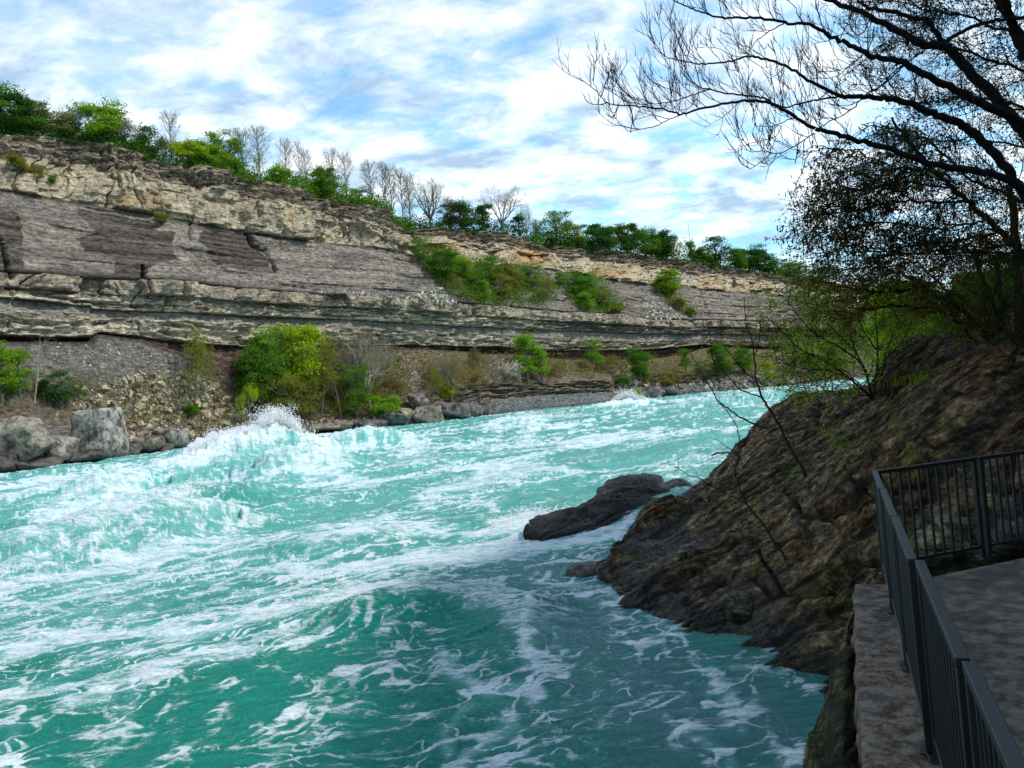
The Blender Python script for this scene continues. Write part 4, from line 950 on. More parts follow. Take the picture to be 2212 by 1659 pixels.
LM = dict(bright=leaf_mat("bright_leaves", (.17, .34, .022)), green=leaf_mat("green_leaves", (.085, .215, .022)), dark=leaf_mat("dark_leaves", (.036, .125, .022)),
          lime=leaf_mat("lime_leaves", (.27, .40, .02)), olive=leaf_mat("olive_leaves", (.19, .215, .04)), brown=leaf_mat("budding_twigs", (.17, .125, .06)),
          grey=leaf_mat("grey_twigs", (.19, .17, .135)), purple=leaf_mat("purple_leaves", (.05, .03, .035)), blossom=leaf_mat("white_blossom", (.74, .72, .66), .3, .2),
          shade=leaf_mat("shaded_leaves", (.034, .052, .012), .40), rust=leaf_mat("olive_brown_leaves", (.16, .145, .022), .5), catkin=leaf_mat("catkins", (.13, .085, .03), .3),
          mist=leaf_mat("far_leaves", (.13, .26, .07)))
BM = dict(grey=bark_mat("grey_bark", (.10, .085, .07), (.20, .18, .15)), pale=bark_mat("pale_bark", (.24, .21, .16), (.36, .32, .26)), dark=bark_mat("dark_bark", (.004, .004, .004), (.014, .012, .011), 9), brown=bark_mat("brown_bark", (.015, .011, .008), (.045, .033, .024), 12))

def rand_dir(r_): d = r_.normal(size=3); return d / np.linalg.norm(d)
def branch(G, tips, p, d, L_, rad, lev, maxlev, r_, wob=.25, upw=.1, nseg=6, kids=4, ratio=.62, spread=.75, k=5, tipr=.25, start=.25):
    pts = [np.array(p, float)]; dirs = [d]; dd = np.array(d, float); s = L_ / nseg
    for i in range(nseg):
        dd = dd + r_.normal(size=3) * wob * .5 + np.array([0, 0, upw]); dd /= np.linalg.norm(dd); pts.append(pts[-1] + dd * s); dirs.append(dd)
    pts = np.array(pts); rr = rad * np.linspace(1, tipr, nseg + 1)
    G.tube(pts, rr, max(3, k - lev))
    if lev >= maxlev: tips.append((pts, dirs[-1])); return
    for c in range(kids):
        t = start + (1 - start) * (c + r_.random()) / kids; f = t * nseg; i = min(int(f), nseg - 1); q = pts[i] * (1 - f + i) + pts[i + 1] * (f - i)
        a = np.cross(dirs[i], rand_dir(r_)); a /= np.linalg.norm(a)
        nd_ = dirs[i] * (1 - spread * .5) + a * spread; nd_ /= np.linalg.norm(nd_)
        branch(G, tips, q, nd_, L_ * ratio * (1.15 - .5 * t), rr[i] * .6, lev + 1, maxlev, r_, wob, upw, max(3, nseg - 1), kids, ratio, spread, k, tipr, start)
    tips.append((pts[-3:], dirs[-1]))

PROTO = {}
def proto(kind, var):
    key = (kind, var)
    if key in PROTO: return PROTO[key]
    r_ = np.random.default_rng(hash_s(kind) + var * 13); T = Geo(); Lf = Geo()
    def lobes(n_, rx, rz, zc, lr, nclump, nleaf, lsz, flat=.6, skew=0.0, trunk=.035, top=.0):
        cs = []
        base_z = zc - rz
        ctop = np.array([0, 0, zc + rz * .3])
        T.tube([(0, 0, 0), (r_.normal() * .01, r_.normal() * .01, base_z * .6), (r_.normal() * .02, r_.normal() * .02, zc), ctop], [trunk, trunk * .8, trunk * .5, trunk * .15], 6)
        for i in range(n_):
            a = i * 2.4 + r_.random(); rr = math.sqrt((i + .5) / n_); el = r_.uniform(-1, 1)
            c = np.array([math.cos(a) * rx * rr * .75 * math.sqrt(1 - .6 * el * el) + skew * el * .1, math.sin(a) * rx * rr * .75 * math.sqrt(1 - .6 * el * el), zc + el * rz * .72])
            b = np.array([0, 0, max(base_z * .7, c[2] - .5 * (rx))]); mdl = (b + c) / 2 + r_.normal(size=3) * .02; mdl[2] -= .02
            T.tube([b, mdl, c], [trunk * .4, trunk * .25, trunk * .08], 4)
            l_ = lr * r_.uniform(.65, 1.25)
            for j in range(nclump):
                d = rand_dir(r_); d[2] = abs(d[2]) * .9 - .25; q = c + d * l_ * np.array([1, 1, flat]) * r_.uniform(.45, 1.05)
                T.tube([c, (c + q) / 2 + r_.normal(size=3) * .01, q], [trunk * .1, trunk * .07, trunk * .04], 3)
                sp_ = l_ * .30
                cs.append(q + r_.normal(size=(nleaf, 3)) * np.array([sp_, sp_, sp_ * .45]))
        Lf.leaves(np.concatenate(cs), lsz, r_, .2, .7)
    if kind == 'maple': lobes(26, .44, .47, .51, .18, 15, 22, .034, .95)
    elif kind == 'loose': lobes(20, .40, .46, .54, .15, 13, 16, .030, .95)
    elif kind == 'tall': lobes(18, .30, .46, .54, .14, 13, 18, .032, .9)
    elif kind == 'bush': lobes(16, .66, .40, .44, .25, 15, 24, .05, .9, trunk=.03)
    elif kind == 'thin':      # half-leafed understory tree
        tips = []; branch(T, tips, (0, 0, 0), np.array([.03, 0, 1.0]), .62, .016, 0, 3, r_, .22, .10, 7, 5, .62, .85, 6, .3, .3)
        cs = [pp[-1] + r_.normal(size=(11, 3)) * .036 for pp, _ in tips] + [pp[-2] + r_.normal(size=(5, 3)) * .035 for pp, _ in tips]; Lf.leaves(np.concatenate(cs), .025, r_, .2, .6)
    elif kind == 'poplar':
        tips = []; T.tube([(0, 0, 0), (.01, 0, .4), (0, .01, .8), (0, 0, 1.0)], [.014, .010, .006, .002], 5)
        for i in range(46):
            z = .22 + .76 * (i + r_.random()) / 46; a = r_.random() * 6.28; w_ = .44 * math.sin(math.pi * min(1, (1.05 - z) / .85)) ** .8
            branch(T, tips, (0, 0, z), np.array([math.cos(a) * .85, math.sin(a) * .85, .65]) / 1.36, w_ * .75 + .02, .0055, 1, 2, r_, .2, .10, 5, 5, .5, .7, 4, .5, .2)
        Lf.leaves(np.concatenate([pp[-1] + r_.normal(size=(3, 3)) * .012 for pp, _ in tips] + [pp[-2] + r_.normal(size=(2, 3)) * .012 for pp, _ in tips]), .016, r_, .2, .5)
    elif kind == 'spread':
        tips = []
        for i in range(5 if var else 7):
            a = i * 6.28 / (5 if var else 7) + r_.random() * .5; tl = .55 if i else .1
            branch(T, tips, (0, 0, .22), np.array([math.cos(a) * tl, math.sin(a) * tl, .8]), .55, .015, 0, 3, r_, .20, .07, 7, 5, .56, .7, 5, .35, .25)
        T.tube([(0, 0, 0), (.005, 0, .12), (0, 0, .26)], [.026, .021, .018], 6)
        Lf.leaves(np.concatenate([pp[-1] + r_.normal(size=(3, 3)) * .016 for pp, _ in tips]), .014, r_, .2, .5)
    elif kind == 'dead':
        tips = []; branch(T, tips, (0, 0, 0), np.array([.05, 0, 1.0]), .8, .015, 0, 3, r_, .28, .05, 8, 5, .55, .85, 5, .2, .25)
        Lf.leaves(np.concatenate([pp[-1] + r_.normal(size=(1, 3)) * .02 for pp, _ in tips]), .012, r_, .2, .5)
    elif kind == 'scrub':     # twiggy low shrub
        tips = []
        for i in range(9):
            a = r_.random() * 6.28; t = r_.uniform(.1, .8); branch(T, tips, (math.cos(a) * .1, math.sin(a) * .1, 0), np.array([math.cos(a) * t, math.sin(a) * t, .8]), .62, .008, 1, 3, r_, .3, .06, 5, 5, .6, .8, 5, .4, .2)
        Lf.leaves(np.concatenate([pp[-1] + r_.normal(size=(5, 3)) * .05 for pp, _ in tips] + [pp[-2] + r_.normal(size=(3, 3)) * .05 for pp, _ in tips]), .034, r_, .2, .6)
    elif kind == 'blossom':
        tips = []
        for i in range(7):
            a = i * .9; t = r_.uniform(.2, .8); branch(T, tips, (0, 0, .15), np.array([math.cos(a) * t, math.sin(a) * t, .8]), .6, .011, 1, 3, r_, .25, .05, 5, 6, .6, .8, 5, .4, .15)
        T.tube([(0, 0, 0), (0, 0, .17)], [.02, .015], 5)
        Lf.leaves(np.concatenate([pp[int(j)] + r_.normal(size=(3, 3)) * .012 for pp, _ in tips for j in range(len(pp))]), .020, r_, .1, .8)
    tm = T.build("trunk", BM['grey']); cm = Lf.build("crown", LM['green'])
    PROTO[key] = (tm.data, cm.data)
    for o_ in (tm, cm): bpy.data.objects.remove(o_)
    return PROTO[key]
def hash_s(s): return sum((i + 1) * ord(c) for i, c in enumerate(s)) % 9973
def place_tree(name, p, h, kind, var, leaf, label, cat='tree', group=None, wf=1.0, rz=None, bark='grey', lean=(0, 0)):
    td, cd = proto(kind, var)
    r_ = empty(name, p, random.random() * 6.28 if rz is None else rz)
    r_.scale = (h * wf, h * wf, h); r_.rotation_euler[0] = lean[0]; r_.rotation_euler[1] = lean[1]
    for nm, dt, mt in (("trunk", td, BM[bark]), ("crown", cd, LM[leaf])):
        o_ = bpy.data.objects.new(nm, dt); COL.objects.link(o_); o_.parent = r_
        o_.material_slots[0].link = 'OBJECT'; o_.material_slots[0].material = mt
    tag(r_, label, cat, group); return r_
def px_h(p, ytop, ybase): return (ybase - ytop) * ((p - C0) @ fwd) / F

# --- trees along the cliff top: (x, y of foot, y of top, kind, variant, leaf, width factor, name, label)
RIM = "trees along the clifftop"
RT = [
 (8,290,165,'loose',0,'green',1.0,'tree','tall ragged green tree at the far left end of the clifftop'),
 (38,292,190,'maple',0,'dark',1.0,'tree','dark green tree second from the left end of the clifftop'),
 (70,296,196,'loose',1,'green',1.0,'tree','mid green clifftop tree above the notch in the cliff edge'),
 (103,300,208,'thin',0,'olive',1.0,'tree','thin olive-brown tree between two dark green ones, far left clifftop'),
 (135,302,222,'loose',2,'olive',1.1,'tree','olive tree just left of the bare grey crown on the left clifftop'),
 (168,300,232,'spread',0,'grey',1.0,'bare_tree','bare grey tree left of the round bright maple on the clifftop'),
 (226,312,213,'maple',1,'bright',.85,'tree','dense round bright green tree standing tallest on the left clifftop'),
 (268,318,248,'thin',1,'grey',1.0,'bare_tree','thin grey twiggy tree just right of the round bright maple'),
 (298,328,262,'spread',1,'grey',.9,'bare_tree','grey spreading half-bare tree right of the round bright tree, left clifftop'),
 (330,338,276,'loose',0,'dark',1.0,'tree','dark loose tree left of the lone slim poplar'),
 (360,345,290,'thin',0,'olive',.9,'tree','low olive tree directly left of the lone slim poplar'),
 (385,350,258,'poplar',0,'grey',.42,'bare_tree','lone slim leafless poplar rising from the left clifftop scrub'),
 (415,352,300,'bush',0,'lime',.8,'tree','low bright yellow-green tree right of the lone slim poplar'),
 (447,358,302,'maple',2,'bright',1.05,'tree','wide bright green tree in the middle of the left clifftop'),
 (480,362,285,'loose',1,'bright',1.0,'tree','tallest bright green tree above the orange rock patch'),
 (512,370,290,'loose',2,'green',.9,'tree','green tree right of the tallest bright one, beside the half-bare poplar'),
 (540,378,296,'poplar',1,'olive',.55,'tree','olive half-leafed poplar left of the pair of tall slim ones'),
 (576,388,290,'poplar',0,'grey',.5,'bare_tree','broad leafless poplar, tallest of the row above the pale rock face'),
 (624,400,316,'poplar',1,'grey',.48,'bare_tree','leafless poplar standing right of the broadest one'),
 (655,410,322,'poplar',0,'grey',.28,'bare_tree','very thin leafless poplar, left of a close pair'),
 (674,414,338,'poplar',1,'grey',.40,'bare_tree','short leafless poplar, right of a close pair'),
 (610,405,352,'bush',1,'bright',.7,'tree','low bright green bush-like tree below the leafless poplars'),
 (716,428,360,'maple',0,'green',.9,'tree','round green tree right of the close pair of thin poplars'),
 (738,432,338,'poplar',0,'grey',.40,'bare_tree','bare upright tree rising behind the round green one'),
 (764,438,346,'poplar',1,'grey',.42,'bare_tree','bare upright tree just right of the one behind the round green tree'),
 (790,448,400,'loose',2,'green',1.1,'tree','low sloping green tree where the clifftop drops toward the corner'),
 (815,452,362,'poplar',1,'olive',.45,'tree','olive poplar first in the row of five at the cliff corner'),
 (835,462,366,'poplar',0,'olive',.35,'tree','narrow olive poplar second in the row of five at the cliff corner'),
 (858,472,374,'poplar',1,'olive',.38,'tree','olive poplar third in the row of five at the cliff corner'),
 (882,478,386,'poplar',0,'olive',.36,'tree','narrow olive poplar fourth in the row of five at the cliff corner'),
 (900,480,394,'poplar',1,'grey',.36,'bare_tree','grey poplar last in the row of five at the cliff corner'),
 (938,482,388,'spread',0,'olive',1.05,'tree','wide open-crowned olive tree in the middle of the skyline'),
 (986,488,436,'loose',1,'purple',.8,'tree','small dark purple-leaved tree left of the dense round green one'),
 (1022,494,430,'maple',1,'dark',.85,'tree','dense dark green round tree next to the purple one'),
 (1058,498,442,'tall',0,'dark',1.1,'tree','dark tree between the dense round one and the big bare tree'),
 (1092,506,400,'spread',1,'grey',1.05,'bare_tree','big round-headed bare tree, the most conspicuous on the skyline'),
 (1130,512,460,'tall',1,'dark',.9,'tree','small dark green tree in front of the right side of the big bare tree'),
 (1146,508,440,'spread',0,'grey',.5,'bare_tree','small grey bare tree right of the big round-headed bare one'),
 (1186,524,470,'thin',1,'grey',1.0,'bare_tree','low pale bare tree at the left of the clump past the gap'),
 (1212,530,458,'loose',0,'green',1.1,'tree','ragged green tree with thin top, first clump past the gap'),
 (1240,532,470,'thin',0,'olive',.9,'tree','thin olive tree between the ragged one and the dark dome'),
 (1302,540,480,'maple',2,'dark',1.15,'tree','dark dome-shaped tree, first of the round ones on the right skyline'),
 (1262,536,484,'loose',1,'green',1.2,'tree','yellowish green tree left of the dark dome'),
 (1332,544,490,'tall',0,'green',1.1,'tree','green tree wedged between two dark round trees'),
 (1362,548,482,'maple',0,'dark',.95,'tree','dark round tree second along the right skyline'),
 (1408,558,493,'maple',1,'green',1.0,'tree','mid green rounded tree left of the large dark pair'),
 (1432,556,490,'loose',2,'dark',.9,'tree','dark tree peeping over the mid green rounded one'),
 (1448,566,497,'maple',2,'dark',.95,'tree','large dark round tree overhanging the cliff edge'),
 (1468,560,503,'spread',0,'grey',.7,'bare_tree','small bare tree right of the large dark round one'),
 (1484,562,520,'dead',0,'grey',.7,'bare_tree','tiny bare tree left of the pointed shrub'),
 (1502,566,518,'tall',1,'green',.7,'tree','small pointed green tree in the dip of the right skyline'),
 (1520,568,535,'bush',0,'green',.9,'tree','low green tree in the dip of the right skyline'),
 (1562,576,512,'loose',0,'dark',1.15,'tree','spreading dark tree with sky showing through, left of the mast'),
 (1548,574,545,'bush',1,'green',.9,'tree','low green bush-like tree under the spreading dark one'),
 (1602,580,536,'maple',0,'green',.95,'tree','pale green tree right under the mast'),
 (1636,588,530,'maple',1,'dark',1.05,'tree','large dark green dome right of the mast'),
 (1662,594,540,'maple',2,'dark',1.05,'tree','dark green dome that ends the visible skyline before the near branches'),
 (1700,600,560,'loose',1,'mist',1.2,'tree','green tree half hidden behind the hanging catkins'),
 (1735,604,566,'maple',0,'mist',1.2,'tree','last pale green clifftop tree behind the near branches'),
 (1790,608,575,'maple',1,'mist',1.3,'tree','distant clifftop tree hidden among the near twigs'),
]
for i, (x, yb_, yt, kd, vr, lf, wf, nm, lb) in enumerate(RT):
    p = rimP(x, 2.0 + 2 * random.random()); h = px_h(p, yt, proj(p)[1]) * (1.08 if x > 160 else .92)
    if kd in ('maple', 'loose', 'bush'): wf *= 1.18
    place_tree(nm, p, max(h, 4), kd, vr, lf, lb, 'tree', RIM, wf * (1.9 if kd == 'poplar' else 1.0), bark='pale' if lf == 'grey' else 'grey')
# --- trees on the slope and along the far shore: positions read off the wall
ST = [
 (30,380,328,'bush',0,'olive',.8,'bush','brownish green bush on the ledge at the far left of the upper cliff','bush'),
 (75,392,350,'bush',1,'olive',.7,'bush','brown-green bush right of the one on the far left ledge','bush'),
 (112,398,372,'bush',2,'green',.5,'bush','small green bush hanging at the end of the left ledge','bush'),
 (85,300,284,'bush',0,'green',.6,'bush','small bush just under the cliff edge at upper left','bush'),
 (350,488,452,'bush',1,'olive',.7,'bush','lone olive bush at the foot of the pale cap rock above the dark seep','bush'),
 (42,476,462,'bush',2,'green',.5,'bush','tiny green tuft on the grey wall at far left','bush'),
 (716,638,624,'bush',0,'olive',.6,'bush','small tuft beside the perched flat stone','bush'),
 (906,572,512,'loose',0,'green',.9,'tree','green tree at the head of the wooded gully, tucked under the cliff corner','tree'),
 (932,592,530,'loose',1,'green',.9,'tree','second tree down the wooded gully from the cliff corner','tree'),
 (962,612,530,'maple',0,'green',1.0,'tree','leafy tree in the upper middle of the wooded gully','tree'),
 (1005,618,545,'maple',1,'bright',.9,'tree','brightest green tree in the wooded gully','tree'),
 (975,640,580,'thin',0,'olive',1.1,'tree','thin tree at the left foot of the wooded gully','tree'),
 (1030,640,566,'loose',2,'green',1.0,'tree','green tree below the brightest one in the gully','tree'),
 (1062,620,548,'loose',0,'green',1.0,'tree','tree right of the brightest green one in the gully','tree'),
 (1052,660,600,'tall',0,'bright',.8,'tree','slim bright tree at the bottom of the wooded gully','tree'),
 (1090,650,585,'loose',1,'olive',1.1,'tree','olive tree at the lower middle of the gully','tree'),
 (1110,630,560,'maple',2,'olive',1.0,'tree','round olive tree near the right of the wooded gully','tree'),
 (1150,625,555,'loose',2,'mist',1.1,'tree','pale feathery green tree at the right end of the wooded gully','tree'),
 (1175,652,590,'thin',1,'olive',1.2,'tree','sparse olive tree at the right foot of the wooded gully','tree'),
 (1030,520,498,'thin',0,'olive',1.0,'tree','tiny tree on the cap rock under the dense round skyline tree','tree'),
 (1205,622,585,'loose',0,'green',1.2,'tree','green tree between the two wooded gullies','tree'),
 (1245,645,585,'loose',1,'green',1.1,'tree','first tree in the second wooded gully','tree'),
 (1272,660,590,'maple',0,'green',.9,'tree','leafy tree in the middle of the second wooded gully','tree'),
 (1268,672,622,'maple',1,'bright',.9,'tree','bright green tree low in the second wooded gully','tree'),
 (1305,668,618,'loose',2,'olive',1.1,'tree','olive tree at the right of the second wooded gully','tree'),
 (1332,680,640,'bush',2,'olive',.9,'bush','olive bush trailing down right of the second gully','bush'),
 (1433,632,590,'maple',2,'bright',1.0,'tree','smaller of two bright trees under the cliff on the right, left one','tree'),
 (1456,645,575,'maple',0,'bright',.95,'tree','taller of two bright trees under the cliff on the right','tree'),
 (1472,668,640,'bush',0,'olive',.9,'bush','bush below the pair of bright trees','bush'),
 (1498,684,662,'bush',1,'green',.8,'bush','lowest green bush trailing below the pair of bright trees','bush'),
 (1155,720,700,'bush',1,'olive',.8,'bush','brown shrub on the grey ledges below the gully','bush'),
 (1285,716,700,'scrub',0,'brown',1.0,'bush','brown shrub on the bedded ledges right of the middle','bush'),
 (5,870,724,'tall',1,'bright',.9,'tree','bright layered green tree cut by the left edge of the view','tree'),
 (48,862,742,'tall',0,'bright',.75,'tree','bright green tree just right of the one at the left edge','tree'),
 (22,868,790,'loose',2,'green',1.0,'tree','green tree standing in front at the far left shore','tree'),
 (76,868,690,'dead',0,'grey',.7,'bare_tree','dark bare dead tree standing behind the bright green ones at left','tree'),
 (132,885,790,'loose',1,'dark',.85,'tree','dark green tree just above the big upright block','tree'),
 (100,870,812,'tall',1,'dark',.9,'tree','small dark green tree left of the upright block','tree'),
 (166,870,815,'thin',1,'green',1.0,'tree','thin small tree behind the top of the upright block','tree'),
 (250,845,752,'dead',0,'brown',.6,'bare_tree','thin bare tree in front of the grey scree cone','tree'),
 (325,850,765,'dead',0,'brown',.5,'bare_tree','slender bare tree right of the scree cone','tree'),
 (300,868,818,'thin',0,'brown',.9,'tree','brown twiggy tree on the stony slope above the split boulder','tree'),
 (430,898,678,'thin',1,'olive',.55,'tree','tall sparse yellowish tree standing alone left of the bright grove','tree'),
 (415,905,868,'bush',0,'green',.8,'bush','green bush at the foot of the tall sparse tree','bush'),
 (470,870,760,'dead',0,'brown',.5,'bare_tree','bare tree between the tall sparse tree and the grove','tree'),
 (543,928,812,'thin',0,'lime',.6,'tree','small pale-stemmed tree by the water in front of the bright grove','tree'),
 (565,880,700,'maple',2,'green',.75,'tree','green tree at the left side of the bright shore grove','tree'),
 (604,870,690,'loose',0,'bright',.8,'tree','tall airy tree in the middle of the bright shore grove','tree'),
 (664,880,680,'maple',0,'lime',.68,'tree','round yellow-green tree, the brightest of the shore grove','tree'),
 (560,890,775,'loose',1,'green',.9,'tree','lower green tree at the left front of the shore grove','tree'),
 (610,915,790,'loose',2,'olive',.9,'tree','olive tree at the front of the shore grove','tree'),
 (655,912,800,'maple',1,'olive',.8,'tree','rounded olive tree below the brightest one in the grove','tree'),
 (700,905,770,'thin',0,'olive',.9,'tree','sparse brown-green tree right of the brightest round one','tree'),
 (738,905,695,'thin',1,'olive',.62,'tree','tall thin olive tree right of the shore grove','tree'),
 (775,905,760,'loose',2,'green',.7,'tree','green tree at the foot of the pale spreading bare one','tree'),
 (803,890,690,'spread',0,'grey',.72,'bare_tree','pale spreading bare tree, tallest right of the shore grove','tree'),
 (770,880,700,'spread',1,'brown',.6,'bare_tree','brown bare tree left of the pale spreading one','tree'),
 (828,905,832,'bush',2,'bright',.8,'bush','bright green bush near the water under the pale bare tree','bush'),
 (855,880,800,'thin',0,'brown',1.0,'tree','brown twiggy tree at the left edge of the narrow scree chute','tree'),
 (977,870,742,'spread',1,'olive',.85,'tree','broad olive spreading tree with a dark forked trunk near the shore','tree'),
 (976,868,826,'bush',0,'lime',.8,'bush','bright sprout of leaves at the foot of the broad olive tree','bush'),
 (930,868,785,'thin',1,'olive',.9,'tree','olive tree left of the broad spreading one','tree'),
 (1030,865,795,'thin',0,'brown',.9,'tree','thin brown tree right of the broad spreading one','tree'),
 (1040,810,740,'thin',1,'brown',.9,'tree','brown tree on the bank behind the broad olive tree','tree'),
 (1100,830,766,'blossom',0,'blossom',.9,'tree','small white-flowering tree on top of the lower ledge','tree'),
 (1142,828,712,'tall',0,'bright',.85,'tree','bright green tree directly right of the white-flowering one','tree'),
 (1168,825,740,'tall',1,'bright',.8,'tree','second bright tree right of the white-flowering one','tree'),
 (1200,815,775,'scrub',0,'rust',1.1,'bush','orange-brown shrub right of the two bright trees','bush'),
 (1283,800,728,'loose',0,'bright',.85,'tree','leaning bright tree on the bank above the lower ledge','tree'),
 (1260,808,770,'thin',0,'brown',1.0,'tree','brown tree left of the leaning bright one','tree'),
 (1315,805,755,'scrub',1,'rust',1.1,'bush','orange-brown thicket right of the leaning bright tree','bush'),
 (1386,830,744,'maple',1,'green',.72,'tree','mushroom-shaped green tree on a bare stem above the scree gully','tree'),
 (1420,815,770,'dead',0,'brown',.7,'bare_tree','bare crooked tree right of the mushroom-shaped one','tree'),
 (1345,835,805,'bush',1,'green',1.0,'bush','green bush in the scree gully','bush'),
 (1480,805,746,'tall',1,'green',.8,'tree','small green tree left of the sapling, on the far bank','tree'),
 (1512,812,775,'loose',1,'green',.9,'tree','low green tree between two taller ones on the far right bank','tree'),
 (1556,815,728,'maple',2,'green',.8,'tree','large green tree seen through the sapling, far right bank','tree'),
 (1608,808,744,'maple',0,'green',.8,'tree','round green tree in front of the right-hand scree','tree'),
 (1440,835,812,'bush',2,'olive',1.0,'bush','olive bush near the far shore, below the crooked bare tree','bush'),
 (1385,858,835,'bush',0,'lime',.9,'bush','yellow-green bush close to the water beside the scree gully','bush'),
 (1668,835,778,'tall',0,'lime',.9,'tree','yellow-green tree at the far water edge','tree'),
 (1715,800,728,'loose',2,'mist',1.0,'tree','green tree behind the shrub twigs on the far bank','tree'),
 (1752,810,745,'maple',1,'mist',1.0,'tree','green tree near the river bend behind the shrub','tree'),
 (1800,800,720,'maple',2,'mist',1.1,'tree','green tree at the river bend, farthest right of the far bank','tree'),
]
for i, (x, yb_, yt, kd, vr, lf, wf, nm, lb, ct) in enumerate(ST):
    p = cliffP(x, yb_); h = px_h(p, yt, yb_)
    g = None
    place_tree(nm, p - np.array([0, 0, .02 * h]), h, kd, vr % 3, lf, lb, ct, g, wf, bark='pale' if lf in ('grey', 'lime') else 'grey')

# --- uncountable scrub: along the rim, in the gullies, on the stony bank
def leafmass(name, pts, sizes, mat, label, k=5, sp=.6, twig=None):
    G = Geo(); r_ = np.random.default_rng(hash_s(name) + len(pts))
    pts = np.asarray(pts); n_ = len(pts)
    c = np.repeat(pts, k, 0) + r_.normal(size=(n_ * k, 3)) * (np.repeat(sizes, k) * sp)[:, None] * np.array([1, 1, .7])
    G.leaves(c, np.repeat(sizes, k) * .42, r_, .2, .7)
    o = G.build(name, mat); tag(o, label, 'scrub', None, 'stuff'); return o
def rimband(x0, x1, n_, h0, dense_seed, back=(0, 9)):
    r_ = np.random.default_rng(dense_seed); out_ = []; sz = []
    for x in r_.uniform(x0, x1, n_):
        p = rimP(x, r_.uniform(*back)); d = (p - C0) @ fwd
        hm = 1.5 * h0 * (.35 + .9 * max(0, float(pn(x / 21.0, .5, seed=dense_seed)) + .7 * float(pn(x / 8.0, 1.5, seed=dense_seed)) + .45))
        out_.append(p + UZ * (r_.random() ** 1.3 * hm)); sz.append(d * .0042 * r_.uniform(.7, 1.4))
    return np.array(out_), np.array(sz)
p_, s_z = rimband(-60, 330, 7200, 6.0, 11); leafmass("scrub", p_, s_z, LM['dark'], "dense dark green scrub lining the left clifftop")
p_, s_z = rimband(150, 900, 6500, 4.6, 12, (0, 5)); leafmass("scrub", p_, s_z, LM['green'], "green scrub hugging the cliff edge below the poplars")
p_, s_z = rimband(380, 860, 3400, 4.6, 13); leafmass("scrub", p_, s_z, LM['bright'], "bright young growth along the middle of the clifftop")
p_, s_z = rimband(840, 1300, 4200, 5.5, 14); leafmass("scrub", p_, s_z, LM['dark'], "dark undergrowth beneath the skyline trees past the cliff corner")
p_, s_z = rimband(1150, 1760, 4200, 7.0, 15); leafmass("scrub", p_, s_z, LM['green'], "green undergrowth along the right clifftop")
def patch(poly, n_, seed, lift=2.0, szf=.0040):
    r_ = np.random.default_rng(seed); xs = [a for a, b in poly]; ys_ = [b for a, b in poly]; out_ = []; sz = []
    while len(out_) < n_:
        x, y = r_.uniform(min(xs), max(xs)), r_.uniform(min(ys_), max(ys_))
        if not inpoly(np.array([x]), np.array([y]), poly)[0] or pn(x / 17, y / 13, seed=seed) < -.25: continue
        p = cliffP(x, y); d = (p - C0) @ fwd; p = p + UZ * r_.random() * lift + NRM[600] * r_.random() * lift * .6
        out_.append(p); sz.append(d * szf * r_.uniform(.6, 1.5))
    return np.array(out_), np.array(sz)
G1 = [(885, 515), (915, 520), (1000, 560), (1100, 575), (1185, 600), (1200, 650), (1170, 662), (1040, 662), (960, 640), (920, 590)]
p_, s_z = patch(G1, 2600, 21, 3); leafmass("scrub", p_, s_z, LM['green'], "mixed green undergrowth filling the wooded gully")
p_, s_z = patch(G1, 1300, 22, 2.5); leafmass("scrub", p_, s_z, LM['olive'], "olive undergrowth between the trees of the gully")
G2 = [(1195, 590), (1290, 595), (1320, 640), (1350, 678), (1255, 680), (1225, 650)]
p_, s_z = patch(G2, 1100, 23, 3); leafmass("scrub", p_, s_z, LM['green'], "undergrowth of the second wooded gully")
G3 = [(1405, 610), (1440, 610), (1480, 650), (1510, 688), (1490, 690), (1430, 645)]
p_, s_z = patch(G3, 500, 24, 3); leafmass("scrub", p_, s_z, LM['olive'], "green fringe below the pair of bright trees")
G4 = [(-40, 820), (180, 810), (300, 830), (420, 800), (520, 840), (520, 930), (410, 950), (300, 930), (160, 880), (-40, 900)]
p_, s_z = patch(G4, 1300, 25, 1.6, .0028); leafmass("thicket", p_, s_z, LM['brown'], "brown leafless brush on the stony bank at left", 6)
p_, s_z = patch(G4, 650, 26, 1.2, .0026); leafmass("thicket", p_, s_z, LM['olive'], "olive spring growth on the stony bank at left", 6)
G5 = [(510, 800), (860, 775), (880, 830), (890, 880), (780, 905), (560, 925)]
p_, s_z = patch(G5, 2900, 27, 5, .0036); leafmass("thicket", p_, s_z, LM['rust'], "brown and olive thicket around the shore grove", 5)
p_, s_z = patch(G5, 1700, 28, 5, .0036); leafmass("thicket", p_, s_z, LM['green'], "green growth low in the shore grove", 5)
G6 = [(915, 790), (1040, 775), (1280, 785), (1440, 780), (1540, 765), (1660, 770), (1700, 820), (1540, 812), (1440, 838), (1300, 815), (1040, 826), (960, 868), (920, 860)]
p_, s_z = patch(G6, 2800, 29, 4, .0034); leafmass("thicket", p_, s_z, LM['brown'], "brown budding thicket on the bank above the lower ledge", 5)
p_, s_z = patch(G6, 700, 33, 4, .0034); leafmass("scrub", p_, s_z, LM['bright'], "bright spring shoots dotted along the far bank", 5)
p_, s_z = patch(G4, 450, 34, 3, .0030); leafmass("scrub", p_, s_z, LM['bright'], "bright spring shoots dotted over the stony bank at left", 5)
p_, s_z = patch(G6, 1700, 30, 3, .0032); leafmass("thicket", p_, s_z, LM['olive'], "olive growth scattered along the far bank", 5)
G7 = [(1690, 610), (1760, 640), (1850, 680), (1900, 760), (1880, 812), (1760, 812), (1700, 760), (1720, 690)]
p_, s_z = patch(G7, 2600, 31, 6, .0046); leafmass("scrub", p_, s_z, LM['mist'], "far wooded slope seen behind the shrub on the right", 6)

